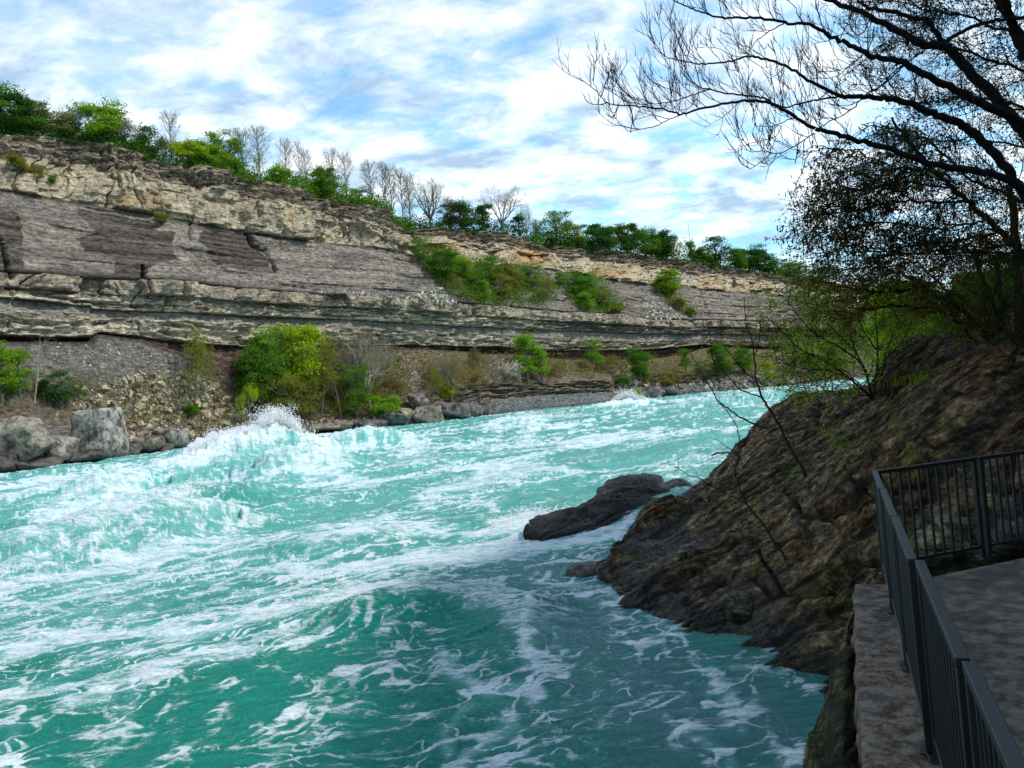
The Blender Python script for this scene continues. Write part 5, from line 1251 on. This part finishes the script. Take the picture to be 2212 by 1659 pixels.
# --- boulders and rubble on the far shore
def fb(px, py, w_, h_, seed, label, colr=(.30, .27, .22), name="boulder", dep=None, rot=0, sharp=9, up=0.0):
    p = cliffP(px, py); d = (p - C0) @ fwd; wm, hm = w_ * d / F, h_ * d / F
    toC = -p / np.linalg.norm(p); p = p + toC * np.array([1, 1, 0]) * wm * .25; p[2] -= hm * .08
    colr = tuple(.78 * q for q in colr)
    return boulder(name, 0, 0, 1, wm * .92, hm * .90, dep or wm * .9, seed, label, rot, m_far, None, 4, sharp, 0.0, None, colr, p)
m_far, n = mat_new("pale_boulder_rock")
ca = n.n('ShaderNodeAttribute', attribute_name='col').outputs['Color']; ob = n.n('ShaderNodeTexCoord').outputs['Object']
k1 = n.noise(ob, .55, 8, .7, .4); k2 = n.noise(n.n('ShaderNodeMapping', {'Vector': ob, 'Scale': (1, 1, .25)}).outputs[0], 1.3, 5, .6)
c = n.mix(1.0, ca, n.ramp(k1, [(.39, .25), (.48, .85), (.58, 1.5)]), 'MULTIPLY'); c = n.mix(n.ramp(k2, [(.55, 0.0), (.66, .6)]), c, (.09, .085, .08))
out(n, pbsdf(n, c, .93, .12, bump(n, n.math('ADD', k1, k2), 1.0, .6)))
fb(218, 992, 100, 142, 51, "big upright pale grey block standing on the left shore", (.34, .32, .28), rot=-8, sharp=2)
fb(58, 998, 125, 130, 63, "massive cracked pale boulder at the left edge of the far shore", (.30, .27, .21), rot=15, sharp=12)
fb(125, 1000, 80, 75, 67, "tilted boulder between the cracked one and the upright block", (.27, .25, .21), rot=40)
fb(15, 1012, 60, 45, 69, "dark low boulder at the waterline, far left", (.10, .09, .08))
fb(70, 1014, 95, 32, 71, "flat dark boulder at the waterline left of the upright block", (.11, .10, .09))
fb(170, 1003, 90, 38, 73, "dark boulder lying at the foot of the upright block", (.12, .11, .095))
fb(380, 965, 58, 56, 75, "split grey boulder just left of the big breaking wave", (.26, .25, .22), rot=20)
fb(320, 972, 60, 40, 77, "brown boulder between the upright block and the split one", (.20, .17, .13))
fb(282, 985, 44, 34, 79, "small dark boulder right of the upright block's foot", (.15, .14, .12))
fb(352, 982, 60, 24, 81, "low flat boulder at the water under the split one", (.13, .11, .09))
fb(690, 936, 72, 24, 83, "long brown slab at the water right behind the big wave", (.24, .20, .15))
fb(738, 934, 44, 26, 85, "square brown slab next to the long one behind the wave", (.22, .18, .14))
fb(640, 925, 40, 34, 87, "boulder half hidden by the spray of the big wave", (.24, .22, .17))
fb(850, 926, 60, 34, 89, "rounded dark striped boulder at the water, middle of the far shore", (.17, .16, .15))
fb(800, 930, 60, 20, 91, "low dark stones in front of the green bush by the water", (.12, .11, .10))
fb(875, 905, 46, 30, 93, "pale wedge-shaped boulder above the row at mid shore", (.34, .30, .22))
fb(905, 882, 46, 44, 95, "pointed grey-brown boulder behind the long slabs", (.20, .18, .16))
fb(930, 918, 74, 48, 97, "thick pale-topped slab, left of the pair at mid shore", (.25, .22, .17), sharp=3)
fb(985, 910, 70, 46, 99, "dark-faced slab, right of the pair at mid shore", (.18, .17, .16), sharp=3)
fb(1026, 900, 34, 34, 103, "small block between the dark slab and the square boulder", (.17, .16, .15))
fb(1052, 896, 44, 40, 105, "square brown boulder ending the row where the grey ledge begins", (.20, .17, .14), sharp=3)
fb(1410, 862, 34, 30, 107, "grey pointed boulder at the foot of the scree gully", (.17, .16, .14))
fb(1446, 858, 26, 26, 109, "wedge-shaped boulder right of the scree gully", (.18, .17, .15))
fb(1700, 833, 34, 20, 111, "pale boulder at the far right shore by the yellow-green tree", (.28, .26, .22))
fb(722, 640, 46, 17, 113, "flat stone perched on the grey ledge high on the wall", (.26, .23, .20), name="perched_stone", sharp=3)
def rubble(name, polys, n_, seed, szr, colr, label):
    r_ = np.random.default_rng(seed); m, n = mat_new(name + "_stone"); ri = n.n('ShaderNodeNewGeometry').outputs['Random Per Island']
    out(n, pbsdf(n, n.ramp(ri, [(0, tuple(.35 * q for q in colr)), (.5, colr), (1, tuple(min(.75, 1.5 * q) for q in colr))]), .95, .1))
    V_ = []; F_ = []; cube = np.array([(x, y, z) for z in (-1, 1) for y in (-1, 1) for x in (-1, 1)], float) * .5
    Q_ = np.array([(0, 2, 3, 1), (4, 5, 7, 6), (0, 1, 5, 4), (2, 6, 7, 3), (0, 4, 6, 2), (1, 3, 7, 5)])
    cnt = 0
    while cnt < n_:
        pl = polys[r_.integers(len(polys))]; xs = [a for a, b in pl]; ys_ = [b for a, b in pl]
        x, y = r_.uniform(min(xs), max(xs)), r_.uniform(min(ys_), max(ys_))
        if not inpoly(np.array([x]), np.array([y]), pl)[0]: continue
        p = cliffP(x, y); s = r_.uniform(*szr) * (1 + 2.0 * r_.random() ** 6) * (.22 + .0012 * p[1])
        A = r_.normal(size=(3, 3)); q_, _ = np.linalg.qr(A)
        v = (cube * (1 + .5 * r_.normal(size=(8, 3)) * .5) * np.array([1.3, 1.0, .6]) * s) @ q_.T + p
        V_.append(v); F_.append(Q_ + cnt * 8); cnt += 1
    o = mesh_np(name, np.concatenate(V_), np.concatenate(F_), m, None, False); tag(o, label, 'rubble', None, 'stuff')
shoreband = [(-60, 985), (0, 975), (160, 960), (300, 935), (420, 930), (420, 968), (200, 998), (0, 1020), (-60, 1025)]
rubble("rubble", [shoreband], 1500, 41, (.5, 1.6), (.26, .225, .17), "tumbled angular stones along the left far shore")
rubble("rubble", [[(170, 840), (330, 800), (420, 800), (520, 880), (500, 920), (400, 930), (250, 930), (160, 880)]], 1500, 42, (.4, 1.3), (.33, .28, .19), "pale broken rock spilling down the bank left of the grove")
rubble("rubble", [[(560, 915), (800, 905), (1060, 880), (1060, 905), (920, 922), (780, 930), (660, 938)]], 900, 43, (.5, 1.5), (.24, .21, .17), "stones along the shore below the grove")
rubble("rubble", [[(1330, 790), (1370, 790), (1440, 850), (1420, 866), (1330, 870)], [(880, 640), (940, 620), (985, 652), (960, 662), (870, 650)], [(1395, 640), (1500, 690), (1400, 690)]], 900, 44, (.4, 1.1), (.40, .37, .30), "pale stones strewn down the gullies")
rubble("rubble", [[(850, 775), (885, 775), (925, 850), (900, 870), (870, 820)], [(130, 740), (320, 750), (420, 800), (380, 820), (100, 800)], [(690, 630), (860, 632), (880, 645), (690, 636)]], 1100, 45, (.18, .55), (.36, .33, .28), "small light chips sprinkled over the grey scree")
rubble("rubble", [[(1420, 830), (1700, 808), (1820, 806), (1817, 820), (1532, 845), (1440, 856)]], 600, 46, (.5, 1.6), (.22, .20, .17), "stones along the far right shore")

# --- mast
mp_ = rimP(1604, 60); md = (mp_ - C0) @ fwd
mt = empty("radio_mast", mp_); tp = P(1598.5, 463, md); bs = mp_.copy()
m_mast, n = mat_new("pale_steel"); out(n, pbsdf(n, (.62, .60, .60), .5, .4))
hM = tp[2] - bs[2]
G = Geo()
for a in range(3):
    q = np.array([math.cos(a * 2.1), math.sin(a * 2.1), 0]) * .55
    G.tube([q, q * .9 + UZ * hM * .62], [.12, .10], 4)
zs = np.linspace(0, hM * .62, 34)
for i in range(33):
    for a in range(3):
        q1 = np.array([math.cos(a * 2.1), math.sin(a * 2.1), 0]) * .55; q2 = np.array([math.cos((a + 1) * 2.1), math.sin((a + 1) * 2.1), 0]) * .55
        G.tube([q1 + UZ * zs[i], q2 + UZ * zs[i + 1]], .05, 3)
G.build("lattice", m_mast, mt)
G = Geo(); G.tube([UZ * hM * .62, UZ * hM * .85, UZ * hM], [.30, .20, .10], 6); G.tube([UZ * hM * .62, UZ * hM * .64], [.5, .5], 6); G.build("antenna", m_mast, mt)
tag(mt, "tall thin pale radio mast rising behind the right-hand clifftop trees", "mast")
# ================================================================== near bank trees, traced limb by limb
def c4(l): return [(1272 + .425 * x, .425 * y) for x, y in l]
def smooth_path(l, d0, d1, n_=None, zj=0.0, r_=None):
    q = np.array(l, float); d = np.linspace(d0, d1, len(q))
    Pw = P(q[:, 0], q[:, 1], d)
    if r_ is not None: Pw = Pw + r_.normal(size=Pw.shape) * zj * fwd
    m = n_ or max(8, len(q) * 4)
    return catmull(Pw, m, 0)
def wpx(px, d): return px * d / F / 2            # half width in metres of a limb px wide
rb = np.random.default_rng(99)
LIMBS = [  # path (from thick end), thick px, thin px, depth0, depth1
 (c4([(2450,1040),(2212,960),(2100,900),(1900,860),(1730,830),(1560,770),(1400,720),(1250,680),(1150,655)]),24,11,11.5,10.6,0),
 (c4([(1150,655),(1070,610),(980,550),(900,520),(820,510),(740,520),(600,548),(480,580),(420,570),(350,550),(240,540),(150,535),(90,520),(50,480),(20,400)]),8,1.3,10.6,9.2,1),
 (c4([(2600,1500),(2400,1200),(2212,985),(2100,830),(2000,710),(1900,640),(1800,600),(1700,560),(1600,515),(1500,500),(1400,492),(1280,490)]),30,12,11.8,11.0,0),
 (c4([(1280,490),(1180,440),(1100,400),(1050,360),(950,320),(850,290),(790,290),(720,310),(620,325),(520,320),(430,300),(380,280),(330,240)]),8,1.3,11.0,10.0,1),
 (c4([(1280,490),(1190,505),(1100,520),(1000,545),(930,530)]),5,3,11.0,10.6,1),
 (c4([(1000,560),(900,505),(850,490),(720,480),(620,455),(560,440),(490,390),(460,320),(440,290)]),5,1.2,10.6,9.8,1),
 (c4([(620,455),(530,480),(450,510),(380,522),(250,528),(150,490),(110,400)]),3.2,1.1,9.9,9.4,1),
 (c4([(480,580),(400,610),(340,640),(240,660),(200,665),(150,620)]),2.6,1.1,9.8,9.4,1),
 (c4([(1150,680),(1050,740),(960,780),(880,765),(830,772),(790,755)]),3.0,1.1,10.7,10.2,1),
 (c4([(930,775),(880,820),(850,840),(820,858),(800,840)]),2.2,1.0,10.4,10.2,1),
 (c4([(1030,600),(940,640),(860,640),(830,610)]),2.4,1.0,10.6,10.3,1),
 (c4([(980,640),(950,700),(920,760),(880,700)]),2.0,1.0,10.6,10.3,1),
 (c4([(2500,880),(2212,640),(2100,565),(2000,530),(1850,450),(1700,380),(1580,310),(1450,290),(1350,240),(1250,190),(1130,130),(1000,115)]),28,7,12.2,11.2,0),
 (c4([(1000,115),(880,95),(780,90),(680,92),(600,70),(520,40),(430,0),(380,-60)]),6.5,2,11.2,10.6,1),
 (c4([(1000,115),(920,160),(850,210),(800,270),(760,250)]),3,1,11.2,11,1),
 (c4([(2500,1000),(2300,780),(2130,570),(1950,380),(1860,280),(1800,232),(1700,232),(1600,170),(1500,120),(1380,60),(1270,20),(1150,-30)]),34,10,12.6,12.0,0),
 (c4([(1860,285),(1780,190),(1720,110),(1640,90),(1500,55),(1420,40),(1370,0),(1320,-50)]),15,7,12.4,12.0,0),
 (c4([(1800,225),(1900,160),(2000,120),(2100,100),(2212,88),(2350,60)]),11,9,12.4,12.8,1),
 (c4([(1600,330),(1500,430),(1420,470),(1330,560),(1240,610),(1150,660)]),4,2.4,11.6,10.8,1),
 (c4([(1700,260),(1560,360),(1480,440),(1380,500)]),4,2,12.0,11.2,1),
 (c4([(1450,140),(1420,250),(1330,330),(1250,390),(1130,400)]),3,1.5,12,11.4,1),
 (c4([(1720,0),(1700,110),(1690,160),(1620,300)]),3,1.5,12,11.6,1),
 (c4([(1480,0),(1440,60),(1400,160),(1350,180),(1300,170),(1230,200),(1150,220)]),3,1.4,12,11.4,1),
 (c4([(2212,300),(2150,120),(2120,30),(2100,-60)]),24,20,13,12.5,0),
 (c4([(1400,760),(1250,760),(1150,740),(1060,800),(1050,830)]),3,1.2,11.4,10.8,1),
]
bt = empty("bare_tree", P(2600, 1100, 12.0) * np.array([1, 1, 0]) + UZ * 6)
B0 = np.array(bt.location)
Gt = Geo(); Gb = Geo(); Gw = Geo()
def bare_twig(G, p, d, L_, rad, r_, lev=0):
    n_ = 7; pts = [p]; dd = d.copy(); kinks = []
    for i in range(n_):
        dd = dd + UZ * (.10 + .05 * lev) + r_.normal(size=3) * .14; dd /= np.linalg.norm(dd); pts.append(pts[-1] + dd * L_ / n_); kinks.append(dd.copy())
    pts = np.array(pts); G.tube(pts, rad * np.linspace(1, .45, n_ + 1), 4 if lev == 0 else 3)
    if lev < 2:
        m = r_.integers(3, 6) if lev == 0 else r_.integers(1, 4)
        for j in range(m):
            i = r_.integers(1, n_); a = np.cross(kinks[i - 1], fwd * (1 if r_.random() < .5 else -1) + r_.normal(size=3) * .5); a /= np.linalg.norm(a)
            nd_ = kinks[i - 1] * .75 + a * .6; nd_[2] += .25; nd_ /= np.linalg.norm(nd_)
            bare_twig(G, pts[i], nd_, L_ * r_.uniform(.35, .6), rad * .72, r_, lev + 1)
for path, w0, w1, d0, d1, tw in LIMBS:
    m = max(14, len(path) * 5); Pw = smooth_path(path, d0, d1, m); dep = np.linspace(d0, d1, m)
    Pw = Pw + rb.normal(size=Pw.shape) * (.006 if tw else .012)
    (Gt if w0 > 10 else Gb).tube(Pw - B0, wpx(np.linspace(w0, w1, m) * (.78 if w0 > 10 else .95), dep), 9 if w0 > 10 else 6)
    seg = np.linalg.norm(np.diff(Pw, axis=0), axis=1).sum()
    nt_ = int(seg / (.14 if tw else .36))
    for j in range(nt_):
        u = (j + rb.random()) / nt_; i = min(int(u * (m - 1)), m - 2); t = Pw[i + 1] - Pw[i]; t /= np.linalg.norm(t)
        qx, qy, _ = proj(Pw[i])
        if qx > 2300 or qy < -150: continue
        side = 1 if j % 2 else -1
        a = np.cross(t, fwd) * side + rb.normal(size=3) * .35; 
        if a[2] < -.2 and rb.random() < .75: a = -a
        a /= np.linalg.norm(a); nd_ = t * .65 + a * .75; nd_ /= np.linalg.norm(nd_)
        L_ = rb.uniform(.28, .72) * (1.0 if tw else 1.35)
        bare_twig(Gw, Pw[i], nd_, L_, .0062 if tw else .008, rb)
Gt.build("limb", BM['dark'], bt, True); Gb.build("branch", BM['dark'], bt, True)
Gw.v = [v - B0 for v in Gw.v]; Gw.build("twigs", BM['dark'], bt, True)
tag(bt, "bare black-limbed tree reaching in from the right across the sky", "tree")

# --- catkin-hung tree leaning in from the right
def cc(l): return [(1659 + x / 3.0, 221 + y / 3.0) for x, y in l]
def leafy_tree(name, label, limbs, nspray, leafmat, base_px, seed, lsz=.040, nleaf=10, region=None, catk=0, splen=(.6, 1.3), drop=-.02, bark='brown', lean=-1.0, foc=None):
    r_ = np.random.default_rng(seed); base = P(*base_px); T = Geo(); Bn = Geo(); Lf = Geo(); Ck = Geo(); e_ = empty(name, base); allp = []
    for path, w0, w1, d0, d1 in limbs:
        m = max(12, len(path) * 5); Pw = smooth_path(path, d0, d1, m); dep = np.linspace(d0, d1, m)
        Pw = Pw + r_.normal(size=Pw.shape) * .02
        (T if w0 > 7 else Bn).tube(Pw - base, wpx(np.linspace(w0, w1, m), dep), 8)
        for i in range(2, m - 1): allp.append((Pw[i], Pw[i + 1] - Pw[i]))
    C = []; done = 0; tries = 0
    while done < nspray and tries < nspray * 12:
        tries += 1
        p, t = allp[r_.integers(len(allp))]; t = t / np.linalg.norm(t)
        a = r_.normal(size=3); a -= t * (a @ t); a /= np.linalg.norm(a)
        d = t * .6 + a * .8 + camR * lean * .35; d /= np.linalg.norm(d)
        L_ = r_.uniform(*splen); n_ = 6; pts = [p.copy()]
        for i in range(n_):
            d = d + r_.normal(size=3) * .16 + UZ * drop; d /= np.linalg.norm(d); pts.append(pts[-1] + d * L_ / n_)
        pts = np.array(pts); qx, qy, _ = proj(pts[-1])
        if region and not inpoly(np.array([float(qx)]), np.array([float(qy)]), region)[0]: continue
        done += 1
        Bn.tube(pts - base, np.linspace(.010, .003, n_ + 1), 3)
        for j in range(5):
            i = r_.integers(1, n_ + 1); b = r_.normal(size=3); b = b + d * 1.0 + camR * lean * .2; b[2] += drop * 3; b /= np.linalg.norm(b); l2 = L_ * r_.uniform(.25, .5)
            q = np.array([pts[i], pts[i] + b * l2 * .5 + r_.normal(size=3) * .02, pts[i] + b * l2 + r_.normal(size=3) * .03]); Bn.tube(q - base, [.0045, .0035, .002], 3)
            u = r_.random(nleaf)[:, None]; C.append(q[0] * (1 - u) + q[2] * u + r_.normal(size=(nleaf, 3)) * .045)
            if catk and r_.random() < catk:
                for c_ in range(3):
                    s_p = q[2] * (.4 + .6 * r_.random()) + q[0] * 0; s_p = q[0] + (q[2] - q[0]) * (.4 + .6 * r_.random()); hL = r_.uniform(.05, .10)
                    Ck.tube(np.array([s_p, s_p - UZ * hL * .5 + r_.normal(size=3) * .004, s_p - UZ * hL]) - base, [.005, .0085, .004], 4)
    Lf.leaves(np.concatenate(C) - base, lsz, r_, .3, .62)
    T.build("trunk", BM[bark], e_, True); Bn.build("branches", BM[bark], e_, True); Lf.build("crown", LM[leafmat], e_)
    if catk: Ck.build("catkins", LM['catkin'], e_)
    tag(e_, label, "tree"); return e_
REG1 = [(1735,330),(1850,300),(1960,260),(2300,260),(2300,620),(2050,640),(1850,640),(1740,605),(1690,560),(1690,470),(1735,400)]
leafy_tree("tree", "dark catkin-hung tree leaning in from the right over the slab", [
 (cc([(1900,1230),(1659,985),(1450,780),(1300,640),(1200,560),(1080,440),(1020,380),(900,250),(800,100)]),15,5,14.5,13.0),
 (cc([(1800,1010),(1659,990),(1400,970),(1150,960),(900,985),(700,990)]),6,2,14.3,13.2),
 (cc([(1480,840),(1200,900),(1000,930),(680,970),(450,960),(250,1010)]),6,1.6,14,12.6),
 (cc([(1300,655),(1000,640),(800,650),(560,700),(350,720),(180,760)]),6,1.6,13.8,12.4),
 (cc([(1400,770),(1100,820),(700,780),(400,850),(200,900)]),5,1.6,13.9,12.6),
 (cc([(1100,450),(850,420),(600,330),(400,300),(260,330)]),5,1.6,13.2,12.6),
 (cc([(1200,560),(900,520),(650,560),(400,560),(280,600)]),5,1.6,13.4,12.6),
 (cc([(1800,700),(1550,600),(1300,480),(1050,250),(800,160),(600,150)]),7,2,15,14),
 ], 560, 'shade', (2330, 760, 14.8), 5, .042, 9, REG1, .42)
REG2 = [(1700,560),(1850,560),(2000,560),(2300,540),(2300,760),(2100,740),(1960,730),(1820,740),(1700,700),(1690,610)]
leafy_tree("tree", "olive-leaved tree standing behind the perched dark boulder", [
 (cc([(1480,1640),(1450,1560),(1400,1500),(1250,1350),(1100,1260),(1000,1190),(850,1100),(650,1020)]),14,4,19,17.5),
 (cc([(1350,1560),(1200,1400),(1000,1330),(740,1330),(560,1380),(400,1420)]),7,2,18.8,17.5),
 (cc([(1100,1160),(800,1230),(500,1200),(260,1150),(150,1180)]),6,1.6,18,17),
 (cc([(1250,1350),(1000,1060),(800,1060),(500,1080),(250,1060)]),5,1.6,18.5,17),
 (cc([(1470,1560),(1420,1400),(1390,1250),(1380,1100),(1330,950)]),16,8,19,18.5),
 ], 290, 'rust', (2144, 772, 19), 6, .060, 8, REG2, 0, (.7, 1.5))
REG3 = [(1760,20),(1850,-60),(2400,-60),(2400,330),(2100,340),(1900,330),(1840,200),(1780,120)]
leafy_tree("tree", "small-leaved dark tree whose sprays fill the top right corner", [
 ([(2420,420),(2330,250),(2240,120),(2170,20),(2120,-60)],22,14,15.5,14.5),
 ([(2300,190),(2180,140),(2080,110),(1990,90),(1900,100)],7,2,15,13.8),
 ([(2350,300),(2230,240),(2100,210),(2000,220),(1900,200)],7,2,15,13.8),
 ([(2220,90),(2100,40),(2000,20),(1900,0)],6,2,14.8,13.8),
 ([(2400,380),(2250,330),(2120,300),(2020,310)],7,2,15.3,14.2),
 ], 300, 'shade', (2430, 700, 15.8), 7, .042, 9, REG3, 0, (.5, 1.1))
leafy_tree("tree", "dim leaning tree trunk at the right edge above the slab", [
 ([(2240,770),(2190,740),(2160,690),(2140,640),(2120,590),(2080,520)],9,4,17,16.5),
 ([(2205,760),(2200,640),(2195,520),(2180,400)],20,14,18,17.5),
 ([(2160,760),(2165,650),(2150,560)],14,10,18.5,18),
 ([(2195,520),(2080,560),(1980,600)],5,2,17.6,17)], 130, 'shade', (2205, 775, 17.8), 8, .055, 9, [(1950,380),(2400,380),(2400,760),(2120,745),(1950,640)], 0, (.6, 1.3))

# --- fan of stems: shrub beside the boulder
def stems(name, label, cat, paths, d0, leafmat, nl, lsz, base_px, seed, twig=(.25, .7), per=.16, drop=.02, rad=1.0, leafp=.8, bark='brown'):
    r_ = np.random.default_rng(seed); base = P(*base_px); e_ = empty(name, base); G = Geo(); G2 = Geo(); Lf = Geo(); C = []
    for path, w0, w1, da, db in paths:
        m = max(10, len(path) * 5); Pw = smooth_path(path, da, db, m) + r_.normal(size=(m, 3)) * .008; dep = np.linspace(da, db, m)
        G.tube(Pw - base, wpx(np.linspace(w0, w1, m), dep), 6)
        seg = np.linalg.norm(np.diff(Pw, axis=0), axis=1).sum(); nt_ = int(seg / per)
        for j in range(nt_):
            u = .12 + .88 * (j + r_.random()) / nt_; i = min(int(u * (m - 1)), m - 2); t = Pw[i + 1] - Pw[i]; t /= np.linalg.norm(t)
            a = np.cross(t, fwd) * (1 if r_.random() < .5 else -1) + r_.normal(size=3) * .5; a /= np.linalg.norm(a); d = t * .7 + a * .7; d /= np.linalg.norm(d)
            L_ = r_.uniform(*twig); pts = [Pw[i]]
            for s_i in range(5): d = d + r_.normal(size=3) * .15 + UZ * drop; d /= np.linalg.norm(d); pts.append(pts[-1] + d * L_ / 5)
            pts = np.array(pts); G2.tube(pts - base, np.linspace(.006, .0028, 6) * rad, 3)
            for s_j in range(3):
                k_ = r_.integers(1, 6); b = d + r_.normal(size=3) * .7; b /= np.linalg.norm(b); q = np.array([pts[k_], pts[k_] + b * L_ * .3]); G2.tube(q - base, [.0035 * rad, .002 * rad], 3)
                if nl and r_.random() < leafp: C.append(q[1] + r_.normal(size=(nl, 3)) * L_ * .10)
    if nl: G2.build("twigs", BM[bark], e_, True)
    else: G.add(np.concatenate(G2.v), np.concatenate(G2.q))
    G.build("stem", BM[bark], e_, True)
    if nl: Lf.leaves(np.concatenate(C) - base, lsz, r_, .2, .6); Lf.build("leaves", LM[leafmat], e_)
    tag(e_, label, cat)
def c2(l): return [(1548 + .3 * x, 664 + .3 * y) for x, y in l]
stems("shrub", "many-stemmed shrub fanning left from the crest beside the perched boulder", "shrub", [
 (c2([(1120,665),(1050,590),(950,505),(800,400),(600,300),(480,180),(350,60)]),6,1.4,25,23),
 (c2([(1115,660),(1080,500),(1010,330),(950,180),(920,60),(880,-120)]),5,1.5,25,24),
 (c2([(1125,655),(1150,480),(1160,300),(1150,150),(1140,0),(1160,-150)]),5,1.5,25,24),
 (c2([(1120,650),(1060,430),(900,300),(700,180),(560,20),(500,-80)]),5,1.4,25,23),
 (c2([(950,510),(800,450),(640,440),(520,420),(420,340)]),3,1.2,24.5,23),
 (c2([(1050,590),(900,480),(760,520),(600,540),(500,600)]),3,1.2,24.8,23.5),
 (c2([(1180,640),(1200,400),(1250,250),(1300,100),(1330,-60)]),4,1.4,25,24.5),
 (c2([(1010,330),(880,200),(760,60),(700,-80)]),3,1.2,24.5,23.5),
 (c2([(1040,560),(840,400),(660,330),(500,330),(380,290)]),3,1.2,25,23.5),
 (c2([(1150,300),(1050,150),(1010,-20),(1000,-160)]),3,1.2,24.5,24),
 (c2([(1200,400),(1330,250),(1430,60),(1500,-100)]),3,1.2,24.8,24.5),
 (c2([(1100,640),(900,610),(750,600),(560,570)]),3,1.1,25,24)], 25, 'lime', 8, .080, (1884, 864, 25), 61, (.5, 1.4), .13, .0, 1.7, .75)
def c5(l): return [(1051 + .35 * x, 719 + .35 * y) for x, y in l]
stems("sapling", "leafless slender sapling growing from the middle of the slab", "tree", [
 (c5([(1970,890),(1940,820),(1890,740),(1850,660),(1790,540),(1740,460),(1700,400),(1680,330),(1665,290),(1650,150),(1645,60),(1600,-60),(1590,-210)]),8,1.6,17.5,17),
 (c5([(1700,400),(1620,370),(1550,340),(1480,250),(1400,170),(1385,60),(1370,0)]),3.2,1.3,17.2,16.8),
 (c5([(1740,590),(1650,560),(1550,510),(1480,460),(1430,420),(1380,330),(1330,260),(1290,180),(1250,110)]),4,1.3,17.3,16.8),
 (c5([(1670,300),(1600,240),(1520,150),(1460,60),(1440,-90)]),2.6,1.2,17.2,16.8),
 (c5([(1790,540),(1830,490),(1870,430)]),2,1,17.3,17.1),
 (c5([(1850,690),(1760,690),(1700,640),(1640,600)]),2,1,17.4,17),
 (c5([(1650,150),(1680,60),(1690,-40),(1700,-120)]),2.4,1.1,17.1,16.9)], 17, None, 0, 0, (1740, 1031, 17.5), 62, (.12, .40), .30, .03, 1.0, bark='brown')
stems("sapling", "smaller leafless sapling left of the slender one, bent over the slab's edge", "tree", [
 (c5([(1850,1400),(1780,1300),(1700,1170),(1620,1080),(1570,980),(1545,900),(1535,850),(1555,780),(1560,700),(1548,590),(1480,480),(1420,420)]),5,1.4,17.6,17),
 (c5([(1600,1050),(1500,1000),(1400,950),(1320,900),(1250,880),(1200,850),(1150,820)]),2.6,1.1,17.4,16.8),
 (c5([(1640,1100),(1540,1090),(1470,1110),(1400,1110)]),2,1,17.4,17),
 (c5([(1555,760),(1480,700),(1400,650)]),1.8,1,17.2,16.9)], 17, None, 0, 0, (1655, 1172, 17.7), 63, (.12, .35), .28, .02, 1.0, bark='brown')
# --- trees on the near bank behind, each on the hillside
NB = [(16.5,24,9,'loose',0,'shade'),(20,27,11,'maple',1,'shade'),(19,33,10,'loose',2,'green'),(25,38,13,'maple',0,'green'),(24,46,11,'loose',1,'bright'),(31,50,13,'maple',2,'green'),(32,62,12,'maple',1,'bright'),(41,66,15,'loose',0,'green'),(42,82,14,'maple',0,'bright'),(52,86,15,'maple',2,'green'),(54,104,15,'loose',2,'bright'),(70,112,17,'maple',1,'green'),(70,136,16,'maple',0,'bright'),(88,140,18,'loose',1,'green'),(92,178,18,'maple',2,'mist'),(115,190,20,'maple',1,'mist'),(122,236,20,'loose',0,'mist'),(150,250,22,'maple',0,'mist'),(62,120,13,'loose',2,'lime'),(48,95,12,'loose',1,'lime')]
NBL = [f"{a} tree of the near bank wood behind the branches, {b}" for a, b in zip(
 ["first", "second", "third", "fourth", "fifth", "sixth", "seventh", "eighth", "ninth", "tenth", "eleventh", "twelfth", "thirteenth", "fourteenth", "fifteenth", "sixteenth", "seventeenth", "farthest", "small", "smallest"],
 ["loose and shaded", "round and shaded", "loose mid green", "round mid green", "loose bright green", "dense mid green", "round bright green", "tall loose green", "tall round bright green", "broad dense green", "broad loose bright green", "high round green", "high round bright green", "high loose green", "broad pale green", "high pale green", "high loose pale green", "pale green against the sky", "yellow-green halfway along the bank", "yellow-green nearer the viewer"])]
order = ["nearest", "second nearest", "third nearest", "fourth nearest", "fifth nearest", "sixth nearest", "seventh nearest", "eighth nearest", "ninth nearest", "tenth nearest"]
for i, (x, y, h, kd, vr, lf) in enumerate(NB):
    lb = NBL[i]
    h = min(h, max(2.6, .115 * y + 5.5 - hill_z(x, y)))
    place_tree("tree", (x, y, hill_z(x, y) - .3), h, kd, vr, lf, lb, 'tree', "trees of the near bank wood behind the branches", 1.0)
r_ = np.random.default_rng(77)
yy = r_.uniform(22, 260, 9000) ** 1.0; inn_ = r_.uniform(0, 1, 9000) ** 1.5 * (8 + .25 * yy); xx = np.where(yy < 28, 13.4, .478 * yy) + inn_
pp = np.array([(a, b, hill_z(a, b) + c) for a, b, c in zip(xx, yy, r_.random(9000) ** 2 * 2.0)])
leafmass("undergrowth", pp, .10 + .0045 * yy * r_.uniform(.6, 1.4, 9000), LM['green'], "leafy undergrowth covering the near bank behind the slab", 5)
# grass tufts in the cracks of the slab
G = Geo()
for (x, y, d) in [(1992,812,22),(1980,822,21.5),(2000,824,21),(1787,934,22),(1812,957,20),(1722,884,33),(2040,800,21),(1943,915,18),(1938,825,23)]:
    b = P(x, y, d)
    for k in range(26):
        o_ = r_.normal(size=3) * np.array([.14, .14, .02]); dr = np.array([r_.normal() * .4, r_.normal() * .4, 1.0]); L_ = r_.uniform(.08, .26)
        G.tube([b + o_ - UZ * .12, b + o_ + dr * L_ * .6, b + o_ + dr * L_ + np.array([r_.normal() * .05, r_.normal() * .05, -.03])], [.006, .005, .001], 3)
o = G.build("grass", LM['lime']); tag(o, "small yellow-green grass tufts in the cracks of the slab", "grass", None, "stuff")
